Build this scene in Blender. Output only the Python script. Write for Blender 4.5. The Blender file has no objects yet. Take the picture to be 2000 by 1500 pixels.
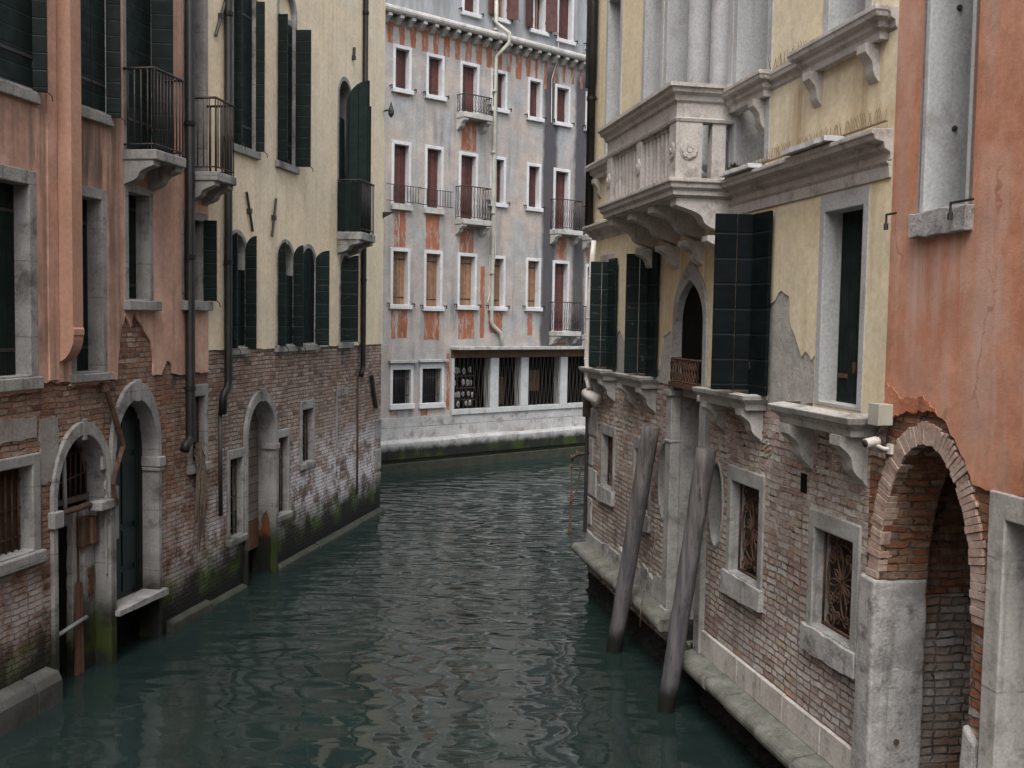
import bpy, bmesh, math, random
from mathutils import Vector, Matrix
from mathutils.geometry import tessellate_polygon
R_ = math.radians
rng = random.Random(7)
S = bpy.context.scene
COL = S.collection

# ------------------------------------------------------------------ camera
H = 4.5; F = 2000.0                       # eye height above the canal, focal length in photo pixels
PITCH = R_(3.43); ROLL = R_(.95)
CF = Vector((0, math.cos(PITCH), -math.sin(PITCH))); CU = Vector((0, math.sin(PITCH), math.cos(PITCH))); CX = Vector((1, 0, 0))
cd = bpy.data.cameras.new('camera'); cam = bpy.data.objects.new('camera', cd); COL.objects.link(cam)
cr, sr = math.cos(ROLL), math.sin(ROLL)
cx = CX * cr + CU * sr; cy = -CX * sr + CU * cr; cz = -CF
cam.matrix_world = Matrix(((cx.x, cy.x, cz.x, 0), (cx.y, cy.y, cz.y, 0), (cx.z, cy.z, cz.z, H), (0, 0, 0, 1)))
cd.sensor_width = 36; cd.lens = 36; cd.clip_end = 2000; cd.clip_start = .05
S.camera = cam

# ------------------------------------------------------------------ sky, sun, exposure
wd = bpy.data.worlds.new('World'); S.world = wd; wd.use_nodes = True
nt = wd.node_tree; bg = nt.nodes['Background']
sky = nt.nodes.new('ShaderNodeTexSky'); sky.sky_type = 'NISHITA'; sky.sun_disc = False
SUN_DIR = Vector((-.05, -.52, .82)).normalized()
sky.sun_elevation = math.asin(SUN_DIR.z); sky.sun_rotation = math.atan2(SUN_DIR.x, SUN_DIR.y)
sky.dust_density = 4; sky.air_density = 1.0
hs = nt.nodes.new('ShaderNodeHueSaturation'); hs.inputs['Saturation'].default_value = .42
nt.links.new(sky.outputs[0], hs.inputs['Color']); nt.links.new(hs.outputs[0], bg.inputs[0]); bg.inputs[1].default_value = .145
sl = bpy.data.lights.new('sun', 'SUN'); sl.energy = .8; sl.angle = R_(28); sl.color = (1, .97, .92)
so = bpy.data.objects.new('sun', sl); COL.objects.link(so); so.rotation_euler = SUN_DIR.to_track_quat('Z', 'Y').to_euler()
S.view_settings.view_transform = 'Standard'; S.view_settings.look = 'None'; S.view_settings.gamma = 1
S.view_settings.exposure = 1.2

# ------------------------------------------------------------------ helpers: photo geometry
def ray(px, py):
    x = (px - 1000) / F; y = -(py - 750) / F
    return CX * (x * cr - y * sr) + CU * (x * sr + y * cr) + CF
EYE = Vector((0, 0, H))
def onwater(px, py):
    d = ray(px, py); return EYE + d * (-H / d.z)
class Wall:
    """vertical facade plane: local x runs to the right seen from the canal, local y into the house"""
    def __init__(s, a, b):
        s.o = Vector((a[0], a[1], 0)); s.x = (Vector((b[0], b[1], 0)) - s.o).normalized(); s.y = Vector((-s.x.y, s.x.x, 0))
    def uz(s, px, py, off=0):
        d = ray(px, py); t = (off + (s.o - EYE).dot(s.y)) / d.dot(s.y); p = EYE + d * t
        return (p - s.o).dot(s.x), p.z
    def world(s, u, y, z): return s.o + s.x * u + s.y * y + Vector((0, 0, z))
    def mat(s): return Matrix(((s.x.x, s.y.x, 0, s.o.x), (s.x.y, s.y.y, 0, s.o.y), (0, 0, 1, 0), (0, 0, 0, 1)))
LW = Wall((-5.542, 10.959), (-3.059, 23.873))
RW = Wall((1.341, 16.989), (2.527, 10.91))
FW = Wall((-3.826, 30.134), (2.842, 35.963))

# ------------------------------------------------------------------ helpers: meshes
class MB:
    def __init__(s): s.v = []; s.f = []; s.m = []; s.st = []
    def add(s, vs, fs, m=0):
        o = len(s.v); s.st.append((o, len(s.f))); s.v += [tuple(v) for v in vs]
        for f in fs: s.f.append(tuple(i + o for i in f)); s.m.append(m)
        return s
    def box(s, x0, x1, y0, y1, z0, z1, m=0):
        v = [(x, y, z) for x in (x0, x1) for y in (y0, y1) for z in (z0, z1)]
        return s.add(v, [(0, 1, 3, 2), (4, 6, 7, 5), (0, 4, 5, 1), (2, 3, 7, 6), (0, 2, 6, 4), (1, 5, 7, 3)], m)
    def prism(s, poly, axis, c0, c1, m=0):
        n = len(poly)
        def P(a, b, c):
            return {'x': (c, a, b), 'y': (a, c, b), 'z': (a, b, c)}[axis]
        v = [P(a, b, c0) for a, b in poly] + [P(a, b, c1) for a, b in poly]
        t = tessellate_polygon([[Vector((a, b, 0)) for a, b in poly]])
        f = [tuple(q) for q in t] + [tuple(i + n for i in q) for q in t]
        f += [(i, (i + 1) % n, (i + 1) % n + n, i + n) for i in range(n)]
        return s.add(v, f, m)
    def tube(s, pts, r, n=8, m=0, cap=True):
        pts = [Vector(p) for p in pts]; k = len(pts)
        rs = r if isinstance(r, (list, tuple)) else [r] * k
        v = []; up = None
        for i, p in enumerate(pts):
            d = (pts[min(i + 1, k - 1)] - pts[max(i - 1, 0)]).normalized()
            if up is None:
                up = Vector((0, 0, 1)) if abs(d.z) < .9 else Vector((1, 0, 0))
            a = (up - d * up.dot(d)).normalized(); b = d.cross(a); up = a
            for j in range(n):
                t = 2 * math.pi * j / n; v.append(p + (a * math.cos(t) + b * math.sin(t)) * rs[i])
        f = [(i * n + j, i * n + (j + 1) % n, (i + 1) * n + (j + 1) % n, (i + 1) * n + j) for i in range(k - 1) for j in range(n)]
        if cap: f += [tuple(range(n - 1, -1, -1)), tuple((k - 1) * n + j for j in range(n))]
        return s.add(v, f, m)
    def ring(s, outer, inner, y0, y1, yb, m=0):
        n = len(outer)
        v = [(x, y0, z) for x, z in outer] + [(x, y0, z) for x, z in inner] + [(x, y1, z) for x, z in outer] + [(x, yb, z) for x, z in inner]
        f = []
        for i in range(n):
            j = (i + 1) % n
            f += [(i, j, n + j, n + i), (i, 2 * n + i, 2 * n + j, j), (n + i, n + j, 3 * n + j, 3 * n + i)]
        return s.add(v, f, m)
    def sweep(s, prof, path, m=0):
        """prof: (outward offset, z) list; path: (x, y) list running left to right, outward is towards the canal"""
        k = len(path); P = [Vector(p) for p in path]; nrm = []
        for i in range(k - 1):
            d = (P[i + 1] - P[i]).normalized(); nrm.append(Vector((d.y, -d.x)))
        v = []
        for i in range(k):
            if i == 0: mm = nrm[0]
            elif i == k - 1: mm = nrm[-1]
            else:
                mm = nrm[i - 1] + nrm[i]; mm = mm / max(.2, (1 + nrm[i - 1].dot(nrm[i])))
            for o, z in prof: q = P[i] + mm * o; v.append((q.x, q.y, z))
        n = len(prof)
        f = [(i * n + j, (i + 1) * n + j, (i + 1) * n + j + 1, i * n + j + 1) for i in range(k - 1) for j in range(n - 1)]
        f += [tuple(range(n)), tuple((k - 1) * n + j for j in range(n - 1, -1, -1))]
        return s.add(v, f, m)
    def lathe(s, prof, cx_, cy_, n=20, m=0):
        v = [(cx_ + r * math.cos(2 * math.pi * j / n), cy_ + r * math.sin(2 * math.pi * j / n), z) for r, z in prof for j in range(n)]
        k = len(prof)
        f = [(i * n + j, i * n + (j + 1) % n, (i + 1) * n + (j + 1) % n, (i + 1) * n + j) for i in range(k - 1) for j in range(n)]
        f += [tuple(range(n - 1, -1, -1)), tuple((k - 1) * n + j for j in range(n))]
        return s.add(v, f, m)
    def fill(s, outer, holes, y, thick, m=0):
        loops = [[Vector((a, b, 0)) for a, b in outer]] + [[Vector((a, b, 0)) for a, b in h] for h in holes]
        flat = [p for l in loops for p in l]; N = len(flat)
        tri = tessellate_polygon(loops)
        v = [(p.x, y, p.y) for p in flat] + [(p.x, y + thick, p.y) for p in flat]
        f = [tuple(t) for t in tri]
        o = 0
        for l in loops:
            n = len(l)
            f += [(o + i, o + (i + 1) % n, N + o + (i + 1) % n, N + o + i) for i in range(n)]
            o += n
        return s.add(v, f, m)
    def each(s, name, mats, parent=None, bevel=0, smooth=False, per=1):
        """one object for every piece (per adds make a piece)"""
        st = s.st[::per] + [(len(s.v), len(s.f))]; out = []
        for (v0, f0), (v1, f1) in zip(st[:-1], st[1:]):
            q = MB(); q.v = s.v[v0:v1]; q.f = [tuple(i - v0 for i in f) for f in s.f[f0:f1]]; q.m = s.m[f0:f1]; out.append(q.build(name, mats, parent, bevel, smooth))
        return out
    def build(s, name, mats, parent=None, bevel=0, smooth=False, flat_fix=True):
        me = bpy.data.meshes.new(name); me.from_pydata(s.v, [], s.f)
        if not isinstance(mats, (list, tuple)): mats = [mats]
        for m in mats: me.materials.append(m)
        for p, mi in zip(me.polygons, s.m): p.material_index = mi; p.use_smooth = smooth
        bm = bmesh.new(); bm.from_mesh(me); bmesh.ops.recalc_face_normals(bm, faces=bm.faces); bm.to_mesh(me); bm.free()
        o = bpy.data.objects.new(name, me); COL.objects.link(o)
        if parent: o.parent = parent
        if bevel:
            b = o.modifiers.new('bevel', 'BEVEL'); b.width = bevel; b.segments = 2; b.limit_method = 'ANGLE'; b.angle_limit = R_(40)
        return o
def tag(o, label=None, cat=None, group=None, kind=None):
    if label: o['label'] = label
    if cat: o['category'] = cat
    if group: o['group'] = group
    if kind: o['kind'] = kind
    return o
def jag(pts, step=.07, amp=.03, seed=1):
    r = random.Random(seed); out = []
    for (a, b), (c, d) in zip(pts[:-1], pts[1:]):
        L = math.hypot(c - a, d - b); n = max(1, int(L / step)); out.append((a, b))
        for i in range(1, n):
            t = i / n; out.append((a + (c - a) * t + r.uniform(-amp, amp), b + (d - b) * t + r.uniform(-amp, amp)))
    out.append(pts[-1]); return out
def path(u0, u1, z0, z1, arch=None, k=1.0, n=20):
    if not arch: return [(u0, z0), (u1, z0), (u1, z1), (u0, z1)]
    c = (u0 + u1) / 2; r = (u1 - u0) / 2; h = r * k; zs = z1 - h; out = [(u0, z0), (u1, z0)]
    for i in range(n + 1):
        t = i / n; a = math.pi * t
        x = c + r * math.cos(a); z = zs + h * math.sin(a)
        if arch == 'point': z = zs + h * (1 - abs(math.cos(a)) ** 1.7) ; 
        if arch == 'ogee':
            q = 1 - abs(math.cos(a)); z = zs + h * (.87 * math.sin(a) ** .85 + .13 * q ** 3.2)
        out.append((x, z))
    return out
def inside(p, poly):
    x, y = p; c = False; n = len(poly)
    for i in range(n):
        (x1, y1), (x2, y2) = poly[i], poly[(i + 1) % n]
        if (y1 > y) != (y2 > y) and x < (x2 - x1) * (y - y1) / (y2 - y1) + x1: c = not c
    return c

# ------------------------------------------------------------------ helpers: materials
class G:
    def __init__(s, name, rough=.8, spec=.3):
        s.mat = bpy.data.materials.new(name); s.mat.use_nodes = True; s.nt = s.mat.node_tree; s.b = s.nt.nodes['Principled BSDF']
        s.b.inputs['Roughness'].default_value = rough; s.b.inputs['Specular IOR Level'].default_value = spec
        s.tc = s.nt.nodes.new('ShaderNodeTexCoord'); s.P = s.tc.outputs['Object']
        sp = s.nt.nodes.new('ShaderNodeSeparateXYZ'); s.nt.links.new(s.P, sp.inputs[0]); s.x, s.y, s.z = sp.outputs
    def put(s, sock, v):
        if hasattr(v, 'is_output') or isinstance(v, bpy.types.NodeSocket): s.nt.links.new(v, sock)
        elif isinstance(v, (tuple, list)) and len(v) == 3 and sock.type == 'RGBA': sock.default_value = (*v, 1)
        else: sock.default_value = v
    def math(s, op, a, b=0, c=None, clamp=False):
        n = s.nt.nodes.new('ShaderNodeMath'); n.operation = op; n.use_clamp = clamp; s.put(n.inputs[0], a); s.put(n.inputs[1], b)
        if c is not None: s.put(n.inputs[2], c)
        return n.outputs[0]
    def vec(s, x, y, z):
        n = s.nt.nodes.new('ShaderNodeCombineXYZ'); s.put(n.inputs[0], x); s.put(n.inputs[1], y); s.put(n.inputs[2], z); return n.outputs[0]
    def scl(s, v, sc):
        n = s.nt.nodes.new('ShaderNodeVectorMath'); n.operation = 'MULTIPLY'; s.put(n.inputs[0], v); n.inputs[1].default_value = sc; return n.outputs[0]
    def noise(s, scale, detail=4, rough=.55, v=None, dist=0, sc=None):
        n = s.nt.nodes.new('ShaderNodeTexNoise'); n.inputs['Scale'].default_value = scale; n.inputs['Detail'].default_value = detail
        n.inputs['Roughness'].default_value = rough; n.inputs['Distortion'].default_value = dist
        v = v if v is not None else s.P
        if sc: v = s.scl(v, sc)
        s.nt.links.new(v, n.inputs['Vector']); return n.outputs['Fac']
    def voro(s, scale, v=None, feature='F1'):
        n = s.nt.nodes.new('ShaderNodeTexVoronoi'); n.feature = feature; n.inputs['Scale'].default_value = scale
        s.nt.links.new(v if v is not None else s.P, n.inputs['Vector']); return n.outputs['Distance']
    def sm(s, v, a, b, c=0., d=1.):
        n = s.nt.nodes.new('ShaderNodeMapRange'); n.interpolation_type = 'SMOOTHSTEP'; s.put(n.inputs[0], v)
        n.inputs[1].default_value = a; n.inputs[2].default_value = b; n.inputs[3].default_value = c; n.inputs[4].default_value = d; return n.outputs[0]
    def ramp(s, f, stops, interp='LINEAR'):
        n = s.nt.nodes.new('ShaderNodeValToRGB'); cr_ = n.color_ramp; cr_.interpolation = interp
        while len(cr_.elements) < len(stops): cr_.elements.new(.5)
        for e, (p, c) in zip(cr_.elements, stops): e.position = p; e.color = (*c, 1)
        s.put(n.inputs[0], f); return n.outputs[0]
    def mix(s, f, a, b, mode='MIX'):
        n = s.nt.nodes.new('ShaderNodeMix'); n.data_type = 'RGBA'; n.blend_type = mode; n.clamp_factor = True
        s.put(n.inputs[0], f); s.put(n.inputs[6], a); s.put(n.inputs[7], b); return n.outputs[2]
    def val(s, v):   # grey colour from a value
        return s.vec(v, v, v)
    def col(s, c): s.put(s.b.inputs['Base Color'], c); return s
    def bump(s, h, strength=.5, dist=.02):
        n = s.nt.nodes.new('ShaderNodeBump'); n.inputs['Strength'].default_value = strength; n.inputs['Distance'].default_value = dist
        s.nt.links.new(h, n.inputs['Height']); s.nt.links.new(n.outputs[0], s.b.inputs['Normal']); return s
    def rough(s, v): s.put(s.b.inputs['Roughness'], v); return s
    def brick(s, w=.21, row=.056, mortar=.007, smooth=.55, squash=.55, wob=.05):
        xs = s.math('ADD', s.x, s.y)
        n1 = s.math('SUBTRACT', s.noise(1.1, 2), .5); n2 = s.math('SUBTRACT', s.noise(9, 3), .5)
        n3 = s.math('SUBTRACT', s.noise(4.5, 3, .6), .5)
        bx = s.math('ADD', xs, s.math('ADD', s.math('MULTIPLY', n2, .05), s.math('MULTIPLY', n3, .09)))
        bz = s.math('ADD', s.math('ADD', s.z, s.math('MULTIPLY', n1, wob)), s.math('ADD', s.math('MULTIPLY', n2, .020), s.math('MULTIPLY', n3, .03)))
        n = s.nt.nodes.new('ShaderNodeTexBrick'); s.nt.links.new(s.vec(bx, bz, 0.), n.inputs['Vector'])
        n.inputs['Color1'].default_value = (0, 0, 0, 1); n.inputs['Color2'].default_value = (1, 1, 1, 1); n.inputs['Mortar'].default_value = (.5, .5, .5, 1)
        n.inputs['Scale'].default_value = 1; n.inputs['Mortar Size'].default_value = mortar; n.inputs['Mortar Smooth'].default_value = smooth
        n.inputs['Brick Width'].default_value = w; n.inputs['Row Height'].default_value = row; n.squash = squash; n.squash_frequency = 2; n.offset = .5
        return n.outputs['Color'], n.outputs['Fac']

def m_brick(name, stops, mortar, red=None, salt=None, algae=None, black=None, mort_dark=.0, salt_col=(.56, .54, .55), bumps=.9, w=.25, row=.070, mort_low=None, damp_shade=.55):
    g = G(name, .9, .15); rnd, fac = g.brick(w, row, .011)
    c = g.ramp(rnd, stops)
    c = g.mix(1, c, g.val(g.sm(g.noise(14, 5, .65), .2, .8, .62, 1.3)), 'MULTIPLY')
    big = g.noise(.9, 4)
    c = g.mix(1, c, g.val(g.sm(big, .25, .75, .75, 1.2)), 'MULTIPLY')
    if red: c = g.mix(g.math('MULTIPLY', g.sm(g.noise(1.6, 5, .6), .5, .68), red[1]), c, g.mix(rnd, red[0], tuple(q * .5 for q in red[0])))
    mo = g.mix(g.sm(g.noise(5, 4), .35, .65), mortar, tuple(q * .38 for q in mortar))
    if mort_low: mo = g.mix(g.sm(g.math('ADD', g.z, g.math('MULTIPLY', g.noise(1.1, 3), .9)), mort_low[0], mort_low[1]), mort_low[2], mo)
    mf = g.math('MULTIPLY', fac, g.sm(g.noise(7, 4), .25, .6, .4, 1)); gap = g.sm(g.noise(4, 5, .7), .52, .64); mo = g.mix(gap, mo, (.035, .028, .024))
    c = g.mix(mf, c, mo)
    c = g.mix(g.math('MULTIPLY', g.sm(g.noise(1, 5, .65, sc=(2.2, 2.2, .45)), .54, .68), damp_shade), c, (.04, .034, .028))  # random streaks darken the brick colour, for damp and the dim lower storeys
    if salt:
        z0, z1, z2, z3, st = salt
        m = g.math('MULTIPLY', g.sm(g.math('ADD', g.z, g.math('MULTIPLY', g.noise(1.3, 4), 1.0)), z0, z1), g.sm(g.math('ADD', g.z, g.math('MULTIPLY', g.noise(1.0, 4, v=g.scl(g.P, (1.3, 1, .6))), 1.4)), z2, z3, 1, 0))
        m = g.math('MULTIPLY', m, g.sm(g.noise(2.2, 6, .72), .43, .56)); m = g.math('MULTIPLY', m, g.sm(g.x, 3.0, 9.5, .55, 1.)); m = g.math('MULTIPLY', m, g.sm(fac, .2, .9, st, st * .45))
        c = g.mix(m, c, salt_col)
    if algae:
        zz = g.math('ADD', g.z, g.math('MULTIPLY', g.math('SUBTRACT', g.noise(2.2, 5, .65), .5), .9))
        m = g.math('MULTIPLY', g.sm(zz, algae[0], algae[1], 1, 0), algae[2])
        gm = g.mix(g.sm(g.noise(1.8, 4), .45, .62), (.014, .015, .011), (.034, .058, .007))
        c = g.mix(m, c, gm)
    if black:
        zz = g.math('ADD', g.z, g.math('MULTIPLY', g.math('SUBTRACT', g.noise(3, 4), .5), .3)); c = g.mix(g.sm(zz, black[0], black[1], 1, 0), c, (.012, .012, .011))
    g.col(c)
    hgt = g.math('ADD', g.math('MULTIPLY', g.math('SUBTRACT', 1, fac), .8), g.math('MULTIPLY', g.noise(22, 5, .7), .7))
    return g.bump(hgt, bumps, .022).mat

def m_plaster(name, c1, c2, stain, amt=.5, blotch=.6, bump=.35, extra=None, fine=.16, edge=None, streakx=7.):
    g = G(name, .9, .15)
    c = g.mix(g.sm(g.noise(.8, 5, .6), .3, .7), c1, c2)
    st = g.sm(g.noise(1, 5, .6, sc=(streakx, streakx, .33)), .46, .72)
    ms = g.math('MULTIPLY', st, g.sm(g.noise(.55, 3), .35, .65))
    c = g.mix(g.math('MULTIPLY', ms, amt), c, stain)
    lt = g.sm(g.noise(1, 4, .6, v=g.scl(g.P, (9., 9., .5))), .55, .75)
    c = g.mix(g.math('MULTIPLY', lt, .25 * blotch), c, tuple(min(.9, q * 1.5 + .04) for q in c1))
    c = g.mix(1, c, g.val(g.sm(g.noise(18, 6, .7), .2, .8, 1 - fine, 1 + fine)), 'MULTIPLY')
    c = g.mix(1, c, g.val(g.sm(g.noise(2.2, 5, .6), .25, .75, 1 - .2 * blotch, 1 + .14 * blotch)), 'MULTIPLY')
    if extra: c = extra(g, c)
    g.col(c)
    return g.bump(g.math('ADD', g.noise(3, 4), g.math('MULTIPLY', g.noise(60, 4, .7), .35)), bump, .02).mat

def m_stone(name, c1, c2, dark=(.10, .09, .08), amt=.5, bump=.5, algae=None, scale=1., joints=None):
    g = G(name, .85, .2)
    c = g.mix(g.sm(g.noise(1.7 * scale, 5, .6), .3, .7), c1, c2)
    c = g.mix(g.math('MULTIPLY', g.sm(g.noise(2.6 * scale, 6, .7), .5, .72), amt), c, dark)
    st = g.sm(g.noise(1, 4, .6, sc=(11., 11., .9)), .55, .75); c = g.mix(g.math('MULTIPLY', st, amt * .7), c, dark)
    c = g.mix(1, c, g.val(g.sm(g.noise(35, 5, .7), .2, .8, .78, 1.18)), 'MULTIPLY')
    if algae:
        zz = g.math('ADD', g.z, g.math('MULTIPLY', g.math('SUBTRACT', g.noise(3.2, 5, .65), .5), algae[2]))
        gm = g.mix(g.sm(g.noise(1.6, 4), .46, .62), (.015, .016, .013), (.030, .042, .010)); c = g.mix(g.sm(zz, algae[0], algae[1], 1, 0), c, gm)
    if joints:
        fr = g.math('FRACT', g.math('DIVIDE', g.math('ADD', g.z, g.math('MULTIPLY', g.math('FLOOR', g.math('MULTIPLY', g.x, .9)), .37)), joints))
        ln = g.sm(g.math('ABSOLUTE', g.math('SUBTRACT', fr, .5)), .488, .497); c = g.mix(g.math('MULTIPLY', ln, g.sm(g.noise(6, 3), .35, .6, .1, .6)), c, dark)
        c = g.mix(g.math('MULTIPLY', g.sm(g.noise(5, 6, .75), .60, .68), .5), c, tuple(q * .35 for q in c2))
    g.col(c)
    return g.bump(g.math('ADD', g.math('MULTIPLY', g.noise(8, 5, .6), .7), g.math('MULTIPLY', g.noise(50, 4, .7), .35)), bump, .018).mat

def m_boards(name, c1, c2, seam, axis='z', step=.19, rough=.5, wear=.15, wearcol=(.25, .24, .2), spec=.35):
    g = G(name, rough, spec)
    a = g.z if axis == 'z' else g.math('ADD', g.x, g.y)
    fr = g.math('FRACT', g.math('DIVIDE', a, step)); idx = g.math('FLOOR', g.math('DIVIDE', a, step))
    ln = g.sm(g.math('ABSOLUTE', g.math('SUBTRACT', fr, .5)), .44, .485)
    wn = g.nt.nodes.new('ShaderNodeTexWhiteNoise'); wn.noise_dimensions = '1D'; g.nt.links.new(idx, wn.inputs['W'])
    c = g.mix(wn.outputs[0], c1, c2)
    c = g.mix(1, c, g.val(g.sm(g.noise(6, 5, .65), .25, .75, .75, 1.25)), 'MULTIPLY')
    oi = g.nt.nodes.new('ShaderNodeObjectInfo'); c = g.mix(1, c, g.val(g.sm(oi.outputs['Random'], 0, 1, .75, 1.25)), 'MULTIPLY')
    grain = (28., 28., 1.2) if axis == 'x' else (2., 2., 30.)
    c = g.mix(g.math('MULTIPLY', g.sm(g.noise(1, 5, .7, sc=grain), .58, .75), wear), c, wearcol)
    c = g.mix(g.math('MULTIPLY', g.sm(g.noise(9, 6, .75), .62, .70), wear * 2), c, wearcol)
    c = g.mix(ln, c, seam); g.col(c)
    g.rough(g.sm(g.noise(5, 3), .3, .7, rough - .1, rough + .15))
    return g.bump(g.math('SUBTRACT', g.math('MULTIPLY', g.noise(1, 4, .6, sc=grain), .3), ln), .5, .01).mat

def m_plain(name, c1, c2, rough=.5, scale=8, metal=0, bump=.2, spec=.4):
    g = G(name, rough, spec); g.b.inputs['Metallic'].default_value = metal
    g.col(g.mix(g.sm(g.noise(scale, 5, .65), .35, .65), c1, c2)); return g.bump(g.noise(scale * 4, 4), bump, .006).mat

M = {}
def salmon_extra(g, c):
    n = g.noise(1, 5, .65, sc=(10., 10., .5)); e = g.math('MULTIPLY', g.math('SUBTRACT', g.noise(3, 4), .5), .35)
    zz = g.math('ADD', g.z, e); xx = g.math('ADD', g.x, g.math('MULTIPLY', e, .5))
    for x0, x1, z0, z1, st in ((1.36, 2.0, 5.9, 6.85, .95), (2.08, 2.36, 5.2, 7.8, .8), (.72, .86, 3.9, 6.9, .6), (-.6, .66, 6.3, 6.85, .45), (2.1, 2.4, 3.9, 5.4, .5), (3.2, 3.6, 5.6, 6.5, .3), (2.5, 3.1, 6.27, 6.5, .8)):
        m = g.math('MULTIPLY', g.math('MULTIPLY', g.sm(xx, x0 - .05, x0 + .05), g.sm(xx, x1 - .05, x1 + .05, 1, 0)), g.math('MULTIPLY', g.sm(zz, z0 - .3, z0 + .4), g.sm(zz, z1, z1 + .08, 1, 0)))
        c = g.mix(g.math('MULTIPLY', m, g.sm(n, .36, .62, .25 * st, st)), c, (.11, .085, .065))
    return c
M['salmon'] = m_plaster('salmon_plaster', (.45, .265, .195), (.54, .35, .27), (.13, .10, .085), .85, 1.1, extra=salmon_extra)
M['salmon_dimmed'] = m_plaster('salmon_dimmed_plaster', (.36, .205, .145), (.42, .25, .18), (.25, .16, .12), .4, .5)  # salmon darkened in the colour to offset the light on the chimney breast
M['pale_yellow'] = m_plaster('pale_yellow_plaster', (.72, .595, .41), (.69, .595, .45), (.38, .35, .27), .5, .5, .25)
def ochre_extra(g, c):
    n = g.noise(1, 5, .65, sc=(12., 12., .45))
    for x0, x1, z0, z1, st in ((5.7, 6.5, 6.0, 6.75, .55), (7.1, 7.35, 6.1, 6.75, .7), (8.2, 8.45, 6.0, 6.7, .5), (6.5, 8.9, 6.0, 6.25, .5), (3.2, 5.2, 3.9, 5.5, .5)):
        m = g.math('MULTIPLY', g.math('MULTIPLY', g.sm(g.x, x0 - .12, x0 + .12), g.sm(g.x, x1 - .12, x1 + .12, 1, 0)), g.math('MULTIPLY', g.sm(g.z, z0 - .3, z0 + .3), g.sm(g.z, z1 - .02, z1 + .1, 1, 0)))
        c = g.mix(g.math('MULTIPLY', m, g.sm(n, .35, .65, .3 * st, st)), c, (.34, .22, .10))
    return c
M['ochre'] = m_plaster('ochre_plaster', (.68, .58, .39), (.67, .595, .44), (.42, .34, .20), .5, .5, .25, ochre_extra, streakx=9.)
def terracotta_extra(g, c):
    n = g.noise(1, 5, .65, sc=(9., 9., .4)); e = g.math('MULTIPLY', g.math('SUBTRACT', g.noise(2.5, 4), .5), .6)
    for x0, x1, z0, z1, st in ((9.15, 9.9, 3.9, 5.25, .7), (9.9, 10.3, 3.5, 5.6, .55), (10.5, 11.2, 3.6, 6.5, .4), (8.9, 9.1, 4.6, 7.5, .35)):
        xx = g.math('ADD', g.x, g.math('MULTIPLY', e, .35)); zz = g.math('ADD', g.z, e)
        m = g.math('MULTIPLY', g.math('MULTIPLY', g.sm(xx, x0 - .08, x0 + .1), g.sm(xx, x1 - .1, x1 + .08, 1, 0)), g.math('MULTIPLY', g.sm(zz, z0 - .3, z0 + .8), g.sm(zz, z1, z1 + .25, 1, 0)))
        c = g.mix(g.math('MULTIPLY', m, g.sm(n, .36, .62, .1, st)), c, (.52, .40, .345))
    c = g.mix(g.math('MULTIPLY', g.sm(g.noise(1.4, 5, .65, sc=(1., 1., .6)), .52, .66), .55), c, (.42, .165, .09))
    cr1 = g.voro(1.1, g.vec(g.math('ADD', g.x, g.math('MULTIPLY', e, .8)), 0., g.math('MULTIPLY', g.z, .6)), 'DISTANCE_TO_EDGE')
    return g.mix(g.math('MULTIPLY', g.sm(cr1, .003, .010, .5, 0), g.sm(g.noise(1.3, 3), .5, .6)), c, (.24, .10, .06))
M['terracotta'] = m_plaster('terracotta_plaster', (.47, .205, .12), (.52, .265, .175), (.48, .34, .28), .75, 1.0, .4, terracotta_extra, streakx=5.)
M['rough_terracotta'] = m_stone('rough_terracotta_render', (.40, .15, .08), (.46, .21, .13), (.10, .05, .035), .45, 1.0)
M['grey_render'] = m_stone('grey_render', (.36, .345, .32), (.44, .42, .39), (.18, .165, .14), .45, 1.0, scale=2.)
def far_extra(g, c):
    # soot runs below two broken gutters, and a greyer wash above the gutter
    c = g.mix(g.math('MULTIPLY', g.sm(g.z, 13.2, 13.6), .8), c, g.mix(g.sm(g.noise(1.2, 5, .6, sc=(2.5, 2.5, .5)), .4, .65), (.27, .29, .31), (.17, .18, .185)))
    for x0, x1, z0 in ((6.42, 6.80, 3.7), (7.86, 8.2, 3.9)):
        w = g.math('ADD', g.x, g.math('MULTIPLY', g.math('SUBTRACT', g.noise(1.3, 5, .65), .5), .32))
        m = g.math('MULTIPLY', g.sm(w, x0 - .22, x0 - .02), g.sm(w, x1 + .02, x1 + .24, 1, 0)); m = g.math('MULTIPLY', m, g.sm(g.z, 12.6, 13.2, 1, 0))
        c = g.mix(g.math('MULTIPLY', m, .95), c, g.mix(g.noise(4, 5, .7, sc=(4., 4., .6)), (.028, .028, .036), (.09, .085, .09)))
    return c
M['far_plaster'] = m_plaster('grey_beige_plaster', (.385, .325, .285), (.285, .295, .30), (.15, .16, .17), .9, 1.0, .3, far_extra, streakx=3.2)
def patch_extra(g, c):
    m = g.sm(g.noise(1, 6, .72, sc=(6., 6., 1.5)), .49, .64); return g.mix(g.math('MULTIPLY', m, .85), c, (.34, .31, .29))
M['orange_patch'] = m_plaster('exposed_orange_undercoat', (.235, .085, .045), (.30, .125, .075), (.16, .10, .08), .6, .9, .4, patch_extra)
M['stone'] = m_stone('weathered_white_stone', (.45, .435, .41), (.34, .325, .305), (.11, .095, .08), .7, joints=.9)
M['stone_clean'] = m_stone('white_trim_stone', (.56, .56, .57), (.47, .47, .48), (.25, .23, .21), .35, .25)
M['stone_left'] = m_stone('grey_trim_stone', (.31, .305, .29), (.20, .196, .187), (.05, .046, .04), .8, .7, (.5, 1.25, .5), joints=.85)
M['stone_grey'] = m_stone('grey_window_stone', (.34, .335, .32), (.24, .235, .225), (.09, .083, .075), .65, .9, scale=1.6)
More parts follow.
